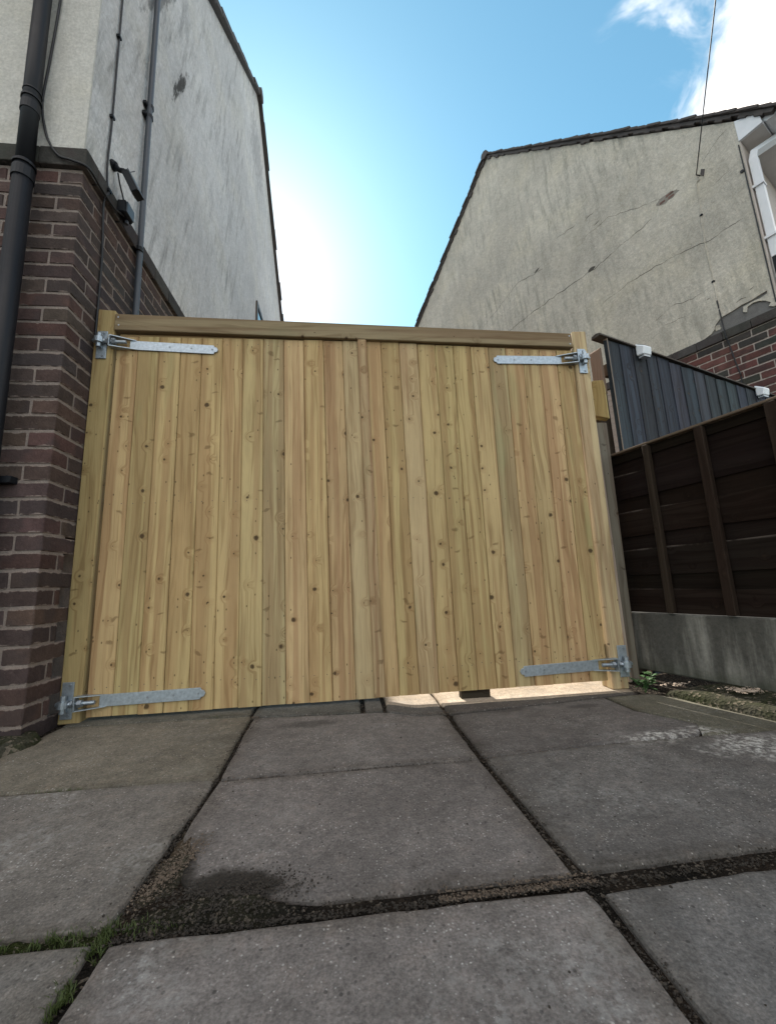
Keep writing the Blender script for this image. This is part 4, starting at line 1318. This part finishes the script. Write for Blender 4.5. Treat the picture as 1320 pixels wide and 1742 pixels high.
# roof with its verge tiles one by one
def rslope(apex, eave, name_n, gauge, first_side):
    A, C = Vector(apex), Vector(eave)
    d = C - A
    ln = d.length
    d.normalize()
    nr = Vector((-d.y, d.x))
    if nr.y < 0:
        nr = -nr
    n = int(ln / gauge)
    mats = M_TILE
    rest = MB()
    for k in range(n + 1):
        p = A + d * (gauge * k)
        q = p + d * (gauge * 1.55)
        th = 0.022
        jx = random.uniform(-0.014, 0.010)
        up0, up1 = 0.0 + 0.02, 0.030 + random.uniform(-0.004, 0.007)
        v = [p + nr * up0, q + nr * up1, q + nr * (up1 + th), p + nr * (up0 + th)]
        def tile(b, x0, x1):
            b.hexa([(x0, v[0].x, v[0].y), (x0, v[1].x, v[1].y), (x1, v[1].x, v[1].y), (x1, v[0].x, v[0].y),
                    (x0, v[3].x, v[3].y), (x0, v[2].x, v[2].y), (x1, v[2].x, v[2].y), (x1, v[3].x, v[3].y)])
        b = MB()
        tile(b, -0.055 + jx, 0.14)
        b.build('roof_tile', mats, rh)
        for c_ in range(2):
            tile(rest, 0.145 + c_ * 0.17, 0.145 + c_ * 0.17 + 0.165)
        tile(rest, 0.49, 6.0)
    o = rest.build('roof_tiling', mats, rh)
    o['kind'] = 'stuff'
    # mortar and undercloak under the verge
    u = MB()
    m = 60
    for k in range(m):
        p, q = A + d * (ln * k / m), A + d * (ln * (k + 1) / m)
        dep = 0.016 + 0.045 * noise.noise(Vector((k * 0.63, first_side, 0)))
        u.hexa([(-0.030, p.x - nr.x * dep, p.y - nr.y * dep), (-0.030, q.x - nr.x * dep, q.y - nr.y * dep), (0.1, q.x - nr.x * dep, q.y - nr.y * dep), (0.1, p.x - nr.x * dep, p.y - nr.y * dep),
                (-0.030, p.x + nr.x * 0.018, p.y + nr.y * 0.018), (-0.030, q.x + nr.x * 0.018, q.y + nr.y * 0.018), (0.1, q.x + nr.x * 0.018, q.y + nr.y * 0.018), (0.1, p.x + nr.x * 0.018, p.y + nr.y * 0.018)])
    u.build('verge_mortar', M_TILE, rh)


AP = (3.13, 7.42 + Z)
rslope(AP, (-0.27, 4.30 + Z), 1, 0.105, 1.0)
rslope(AP, (6.55, 4.40 + Z), 1, 0.105, 5.0)
MB().tube([(-0.06, AP[0], AP[1] + 0.02), (6.0, AP[0], AP[1] + 0.02)], 0.075, 8).build('ridge_tile', M_TILE, rh)

# eaves: white box end, soffit, gutter, downpipe
be = MB().prism([(0.006, 4.50 + Z), (-0.175, 4.40 + Z), (-0.182, 4.272 + Z), (0.004, 4.252 + Z)], 'x', -0.012, 0.02)
be.build('eaves_box_end', M_WHITEP, rh, bevel=0.002)
sf = MB().prism([(-0.004, 4.256 + Z), (-0.18, 4.274 + Z), (-0.18, 4.282 + Z), (-0.004, 4.264 + Z)], 'x', 0.0205, 6.0)
sf.build('soffit', plain('soffit_board', (0.62, 0.60, 0.58), 0.5), rh)
fa = MB().box((0.0205, -0.186, 4.27 + Z), (6.0, -0.181, 4.41 + Z))
fa.build('fascia', M_WHITEP, rh)
gt = MB()
gp_ = [(-0.19, 4.37), (-0.19, 4.30), (-0.21, 4.285), (-0.27, 4.285), (-0.295, 4.31), (-0.295, 4.375), (-0.285, 4.375), (-0.285, 4.315), (-0.265, 4.297), (-0.215, 4.297), (-0.20, 4.31), (-0.20, 4.37)]
gt.prism([(p[0], p[1] + Z) for p in gp_], 'x', 0.03, 6.0)
gto = gt.build('gutter', M_WHITEP, rh)
MB().prism([(-0.188, 4.37 + Z), (-0.188, 4.30 + Z), (-0.21, 4.283 + Z), (-0.27, 4.283 + Z), (-0.297, 4.31 + Z), (-0.297, 4.377 + Z)], 'x', 0.022, 0.030).build('gutter_end', M_WHITEP, rh)
# front wall skin, then the pipe on it
MB().box((0.0, -0.006, 2.393 + Z), (6.0, -0.0005, 4.25 + Z)).build('front_render', plain('pinkish_front_render', (0.50, 0.44, 0.40), 0.85, var=0.12), rh)
MB().box((0.004, -0.006, 0.0), (6.0, 0.004, 2.39 + Z)).build('front_base', M_MORTAR_R, rh)


def sq_pipe(pts, h):
    b = MB()
    P = [Vector(p) for p in pts]
    rings = []
    for i, p in enumerate(P):
        d = (P[min(i + 1, len(P) - 1)] - P[max(i - 1, 0)]).normalized()
        u = Vector((1, 0, 0)) if abs(d.x) < 0.7 else Vector((0, 0, 1))
        w = d.cross(u).normalized()
        u = w.cross(d).normalized()
        rings.append([p + u * h + w * h, p - u * h + w * h, p - u * h - w * h, p + u * h - w * h])
    b.v = [tuple(q) for g in rings for q in g]
    for i in range(len(P) - 1):
        for k in range(4):
            a, c = i * 4 + k, i * 4 + (k + 1) % 4
            b.f.append((a, c, c + 4, a + 4))
    b.f += [(3, 2, 1, 0), tuple(range(len(P) * 4 - 4, len(P) * 4))]
    return b


PX = 0.085
sq_pipe([(PX + 0.22, -0.24, 4.29 + Z), (PX + 0.20, -0.235, 4.245 + Z), (PX + 0.01, -0.06, 4.10 + Z), (PX, -0.052, 4.03 + Z), (PX, -0.052, 2.93 + Z)], 0.033).build('downpipe', M_WHITEP, rh, bevel=0.003)
sq_pipe([(PX, -0.052, 2.925 + Z), (PX, -0.052, 0.0)], 0.030).build('downpipe', M_BLACKP, rh, bevel=0.003)
for z_ in (3.72, 3.14):
    MB().box((PX - 0.052, -0.092, z_ - 0.012 + Z), (PX + 0.045, -0.007, z_ + 0.012 + Z)).build('pipe_bracket', M_WHITEP, rh)
MB().tube([(-0.006, 0.012, 4.22 + Z), (-0.006, 0.010, 3.9 + Z), (-0.006, 0.008, 3.0 + Z), (-0.006, 0.006, 2.45 + Z)], 0.0055, 6).build('corner_wire', M_CABLE, rh)
MB().tube([(-0.002, 0.03, 3.92 + Z), (-0.014, 0.03, 3.92 + Z)], 0.016, 8).build('hook', M_CABLE, rh)

# wires to the right house
def RW(x, y, z):
    c_, s_ = math.cos(RA), math.sin(RA)
    return (RO[0] + x * c_ - y * s_, RO[1] + x * s_ + y * c_, z)


hook = Vector(RW(-0.03, 0.371, 4.212))

az = R(216)
wd = Vector((math.sin(az), math.cos(az), 0.20))
wp_ = [hook + wd * t_ + Vector((0, 0, -0.0016 * t_ * (16 - t_) * 0.4)) for t_ in (0, 0.5, 1, 2, 4, 7, 11, 16)]
cable('overhead_wire', wp_, 0.005, 'overhead wire crossing the sky and ending at a hook on the right gable')
cable('wall_cable', [RW(-0.03, 0.371, 4.21), RW(-0.012, 0.36, 4.16), RW(-0.006, 0.395, 4.12), RW(-0.004, 0.40, 3.9), RW(-0.004, 0.421, 3.52), RW(-0.004, 0.418, 2.97), RW(-0.006, 0.42, 2.72)], 0.0045,
      'painted over cable running down the right gable from the wire hook', mat=M_REND_R, clips=[RW(-0.004, 0.405, 3.75), RW(-0.004, 0.418, 2.96)])
cable('wall_cable', [RW(-0.006, 0.42, 2.74), RW(-0.008, 0.415, 2.6), RW(-0.026, 0.405, 2.40), RW(-0.026, 0.40, 2.31), RW(-0.012, 0.395, 2.24), RW(-0.010, 0.37, 2.0), RW(-0.010, 0.355, 1.84), RW(-0.010, 0.40, 1.72), RW(-0.010, 0.47, 1.66)], 0.006,
      'thin dark cable crossing the band onto the red brick of the right house')
hk = thing('wire_hook', 'dark bracket on the right gable where the overhead wire ends', 'wire hook', RW(0, 0.35, 4.20), RA)
MB().prism([(-0.05, 0.03), (-0.02, 0.06), (-0.005, 0.0), (-0.03, -0.04)], 'x', -0.008, -0.003).build('back_plate', M_TILE, hk)
MB().tube([(-0.006, 0.0, 0.0), (-0.03, 0.012, 0.0), (-0.036, 0.02, 0.012)], 0.006, 6).build('hook', M_CABLE, hk)

# ------------------------------------------------------------------ small ground clutter
# damp gully surround at the foot of the left corner
gl_ = MB()
nq = 14
for ring, (rr, hh) in enumerate(((1.0, -0.012), (0.86, 0.018), (0.6, 0.030), (0.3, 0.022), (0.0, 0.020))):
    for k in range(nq):
        a = 2 * math.pi * k / nq
        x = -1.30 + rr * 0.15 * math.cos(a)
        y = 1.80 + rr * 0.125 * math.sin(a)
        gl_.v.append((x, y, gz(x, y) + hh + noise.noise(Vector((x * 25, y * 25, 2))) * 0.016))
for ring in range(4):
    for k in range(nq):
        a, c = ring * nq + k, ring * nq + (k + 1) % nq
        gl_.f.append((a, c, c + nq, a + nq))
gl_.f.append(tuple(range(4 * nq, 5 * nq)))
tag(gl_.build('gully_surround', M_MOSSY, smooth=True), 'dark damp lump of mortar at the foot of the left brick corner', 'mortar lump')
tag(MB().tube([(-1.36, 1.74, -0.505), (-1.36, 1.74, -0.535)], [0.05, 0.05], 14).build('drain_cover', M_BITUMEN), 'small dark drain cap under the black downpipe', 'drain')

ICO = [(0, 0, -1), (0.72, -0.53, -0.45), (-0.28, -0.85, -0.45), (-0.89, 0, -0.45), (-0.28, 0.85, -0.45), (0.72, 0.53, -0.45), (0.28, -0.85, 0.45), (-0.72, -0.53, 0.45), (-0.72, 0.53, 0.45), (0.28, 0.85, 0.45), (0.89, 0, 0.45), (0, 0, 1)]
ICF = [(0, 1, 2), (1, 0, 5), (0, 2, 3), (0, 3, 4), (0, 4, 5), (1, 5, 10), (2, 1, 6), (3, 2, 7), (4, 3, 8), (5, 4, 9), (1, 10, 6), (2, 6, 7), (3, 7, 8), (4, 8, 9), (5, 9, 10), (6, 10, 11), (7, 6, 11), (8, 7, 11), (9, 8, 11), (10, 9, 11)]


def grains(name, spots, mat, label, size=(0.0008, 0.0019), flat=0.7):
    """spots: list of (x, y, dz)"""
    b = MB()
    for (x, y, dz_) in spots:
        r_ = size[0] * 0.7 + (size[1] * 1.5 - size[0] * 0.7) * random.random() ** 2.2
        rot = Matrix.Rotation(random.uniform(0, 6.28), 3, 'Z') @ Matrix.Rotation(random.uniform(-0.5, 0.5), 3, 'X')
        sx, sy, sz = r_ * random.uniform(0.7, 1.5), r_ * random.uniform(0.6, 1.1), r_ * flat * random.uniform(0.6, 1.1)
        c = Vector((x, y, gz(x, y) + dz_ + sz * 0.4))
        b.add([c + rot @ Vector((p[0] * sx, p[1] * sy, p[2] * sz)) for p in ICO], ICF)
    o = b.build(name, mat, center=False)
    return tag(o, label, kind='stuff')


def along(p, q, n, w, dz_=-0.010, jz=0.004):
    o = []
    for _ in range(n):
        t_ = random.random()
        d = Vector((q[0] - p[0], q[1] - p[1]))
        nn = Vector((-d.y, d.x)).normalized()
        s_ = random.gauss(0, 1) * w
        o.append((p[0] + d.x * t_ + nn.x * s_, p[1] + d.y * t_ + nn.y * s_, dz_ + random.uniform(0, jz) if abs(s_) < w * 1.1 else 0.0))
    return o


# mound of mossy dirt in the broken corner and along the wide joint
def mound(name, outline, h, mat, label, cell=0.010):
    xs = [p[0] for p in outline]
    ys = [p[1] for p in outline]
    def inside(x, y):
        c = False
        j = len(outline) - 1
        for i in range(len(outline)):
            if (outline[i][1] > y) != (outline[j][1] > y) and x < (outline[j][0] - outline[i][0]) * (y - outline[i][1]) / (outline[j][1] - outline[i][1]) + outline[i][0]:
                c = not c
            j = i
        return c
    def dist(x, y):
        m_ = 9
        for i in range(len(outline)):
            a, c = Vector(outline[i]), Vector(outline[(i + 1) % len(outline)])
            d = c - a
            t_ = max(0, min(1, (Vector((x, y)) - a).dot(d) / d.length_squared))
            m_ = min(m_, (a + d * t_ - Vector((x, y))).length)
        return m_
    b = MB()
    idx = {}
    nx, ny = int((max(xs) - min(xs)) / cell) + 3, int((max(ys) - min(ys)) / cell) + 3
    for j in range(ny):
        for i in range(nx):
            x, y = min(xs) + (i - 1) * cell, min(ys) + (j - 1) * cell
            d = dist(x, y) if inside(x, y) else -dist(x, y)
            d += noise.noise(Vector((x * 22, y * 22, 4))) * 0.020
            if d > -0.012:
                hh = -0.013 + (h + 0.013) * sst(-0.006, 0.045, d) + noise.noise(Vector((x * 60, y * 60, 1))) * 0.0045 + noise.noise(Vector((x * 150, y * 150, 1))) * 0.0025
                idx[i, j] = len(b.v)
                b.v.append((x, y, gz(x, y) + hh))
    for j in range(ny - 1):
        for i in range(nx - 1):
            q = [(i, j), (i + 1, j), (i + 1, j + 1), (i, j + 1)]
            if all(k in idx for k in q):
                b.f.append(tuple(idx[k] for k in q))
    o = b.build(name, mat, center=False, smooth=False)
    return tag(o, label, kind='stuff')


mound('dirt', [(-0.385, 0.842), (-0.07, 0.842), (-0.09, 0.875), (-0.13, 0.905), (-0.18, 0.935), (-0.245, 0.945), (-0.285, 0.935), (-0.33, 0.915), (-0.39, 0.90)], 0.0045,
      soil_mat('mossy_dirt', (0.018, 0.016, 0.013), (0.026, 0.024, 0.016), 70), 'dark mossy dirt filling the broken corner of the centre slab')
mound('dirt', [(-0.40, 0.90), (-0.345, 0.955), (-0.30, 1.02), (-0.315, 1.10), (-0.372, 1.14), (-0.395, 1.10)], 0.004,
      soil_mat('brown_litter_dirt', (0.075, 0.055, 0.038), (0.05, 0.045, 0.032), 80), 'brown litter in the joint left of the broken slab corner')

sp = along((-0.40, 0.847), (0.44, 0.840), 2600, 0.008) + along((0.44, 0.838), (1.5, 0.848), 1800, 0.009) + along((0.437, 0.85), (0.418, 1.9), 900, 0.006) + along((0.44, 0.835), (0.44, 0.4), 500, 0.007)
sp += along((-0.400, 0.9), (-0.383, 1.95), 1000, 0.007) + along((-0.38, 1.378), (0.42, 1.374), 600, 0.005) + along((-0.39, 1.935), (0.45, 1.87), 220, 0.007)
for _ in range(2600):
    x, y = random.gauss(-0.22, 0.065), random.gauss(0.905, 0.030)
    sp.append((x, y, 0.0035 if y < 0.93 else 0.0))
for _ in range(260):
    sp.append((random.uniform(-0.39, 1.3), random.uniform(0.5, 1.9), 0.0))
grains('grit', sp, M_GRIT, 'dark grit lying in the joints between the paving slabs')
sp = along((0.16, 0.842), (0.46, 0.842), 1800, 0.007, -0.007) + along((0.43, 1.379), (0.78, 1.392), 160, 0.005, -0.006) + along((0.42, 1.375), (0.45, 1.36), 40, 0.012)
for _ in range(1300):
    t_ = random.random()
    sp.append((-0.385 + 0.06 * t_ + random.gauss(0, 0.014), 0.92 + 0.16 * t_ + random.gauss(0, 0.02), 0.004))
sp += along((-0.36, 1.37), (-0.20, 1.37), 120, 0.008, -0.004) + along((-0.395, 1.94), (-0.38, 1.90), 90, 0.012, 0)
sp += along((0.35, 1.885), (0.47, 1.875), 90, 0.012, 0) + along((-0.38, 1.93), (0.10, 1.90), 120, 0.006, -0.004)
grains('seed_litter', sp, M_LITTER, 'pale brown seed and leaf litter caught in the paving joints', (0.0008, 0.0018), 0.5)
sp = [(random.gauss(1.655, 0.035), random.gauss(1.66, 0.030), 0.064) for _ in range(150)] + [(random.gauss(1.70, 0.02), random.gauss(1.50, 0.03), 0.066) for _ in range(110)]
sp += [(random.gauss(1.545, 0.03), random.gauss(1.90, 0.02), 0.045) for _ in range(40)]
grains('dry_litter', sp, plain('bleached_litter', (0.42, 0.33, 0.26), 0.9, var=0.4, scale=60), 'bleached dry litter lying on the mossy haunch under the fence', (0.002, 0.006), 0.4)


def blades(name, spots, mat, label, h=(0.012, 0.035), w=0.0014):
    b = MB()
    for (x, y) in spots:
        a = random.uniform(0, 6.28)
        ln = random.uniform(*h)
        lean = random.uniform(0.2, 1.2)
        z0 = gz(x, y) - 0.008
        dx_, dy_ = math.cos(a), math.sin(a)
        px_, py_ = -dy_ * w, dx_ * w
        pts = []
        for k, f in enumerate((0, 0.4, 0.75, 1.0)):
            r_ = ln * lean * f * f * 0.8
            zz = z0 + ln * f * (1 - 0.25 * lean * f)
            ww = (1, 0.9, 0.6, 0.08)[k]
            pts += [(x + dx_ * r_ - px_ * ww, y + dy_ * r_ - py_ * ww, zz), (x + dx_ * r_ + px_ * ww, y + dy_ * r_ + py_ * ww, zz)]
        b.add(pts, [(0, 1, 3, 2), (2, 3, 5, 4), (4, 5, 7, 6)])
    o = b.build(name, mat, center=False)
    return tag(o, label, kind='stuff')


sp = []
for _ in range(900):
    t_ = random.random() ** 0.8
    x, y = -0.44 - 0.16 * t_ + random.gauss(0, 0.012), 0.857 + random.gauss(0, 0.008)
    if noise.noise(Vector((x * 45, y * 45, 0.3))) > -0.12:
        sp.append((x, y))
for _ in range(900):
    t_ = random.random()
    x, y = -0.413 + random.gauss(0, 0.009), 0.875 - 0.155 * t_ + random.gauss(0, 0.01)
    if noise.noise(Vector((x * 45, y * 45, 0.3))) > -0.08:
        sp.append((x, y))
for _ in range(120):
    sp.append((-0.36 + random.gauss(0, 0.03), 0.862 + random.gauss(0, 0.008)))
for _ in range(60):
    sp.append((random.gauss(-0.80, 0.05), 1.405 + random.gauss(0, 0.003)))
for _ in range(50):
    sp.append((random.gauss(-0.55, 0.02), 1.982 + random.gauss(0, 0.003)))
mound('moss', [(-0.62, 0.848), (-0.41, 0.845), (-0.40, 0.872), (-0.50, 0.878), (-0.62, 0.876)], 0.002, soil_mat('green_moss', (0.030, 0.036, 0.011), (0.016, 0.017, 0.010), 90), 'green moss packed in the joint on the left')
blades('grass', sp, M_GRASS, 'short grass growing in the joints of the paving on the left', (0.004, 0.017), 0.0008)

# weed at the foot of the right post
wd_ = thing('weed', 'small leafy green weed at the foot of the right gate post', 'weed', (1.45, 1.985, gz(1.45, 1.985)))
for s_ in range(7):
    a0 = random.uniform(0, 6.28)
    tip = Vector((math.cos(a0) * random.uniform(0.03, 0.07), math.sin(a0) * random.uniform(0.015, 0.04), random.uniform(0.04, 0.085)))
    b = MB()
    b.tube([(0, 0, -0.01), tip * 0.5 + Vector((0, 0, 0.008)), tip], [0.0016, 0.0012, 0.0008], 5)
    for l_ in range(7):
        t_ = 0.35 + 0.65 * l_ / 6
        p = tip * t_
        a = a0 + l_ * 2.4 + random.uniform(-0.4, 0.4)
        ln, wd2 = random.uniform(0.032, 0.052), random.uniform(0.0075, 0.012)
        d = Vector((math.cos(a), math.sin(a), random.uniform(0.05, 0.6))).normalized()
        n_ = d.cross(Vector((0, 0, 1))).normalized()
        dn = Vector((0, 0, -0.35))
        m1, m2, te = p + d * ln * 0.35 , p + d * ln * 0.7 + dn * ln * 0.12, p + d * ln + dn * ln * 0.4
        up = Vector((0, 0, 0.0018))
        b.add([p, m1 - n_ * wd2 + up, m2 - n_ * wd2 * 0.7 + up, te, m2 + n_ * wd2 * 0.7 + up, m1 + n_ * wd2 + up, m1, m2], [(0, 6, 1), (1, 6, 7, 2), (2, 7, 3), (0, 5, 6), (5, 4, 7, 6), (4, 3, 7)])
    b.build('leafy_stem', M_LEAF, wd_)
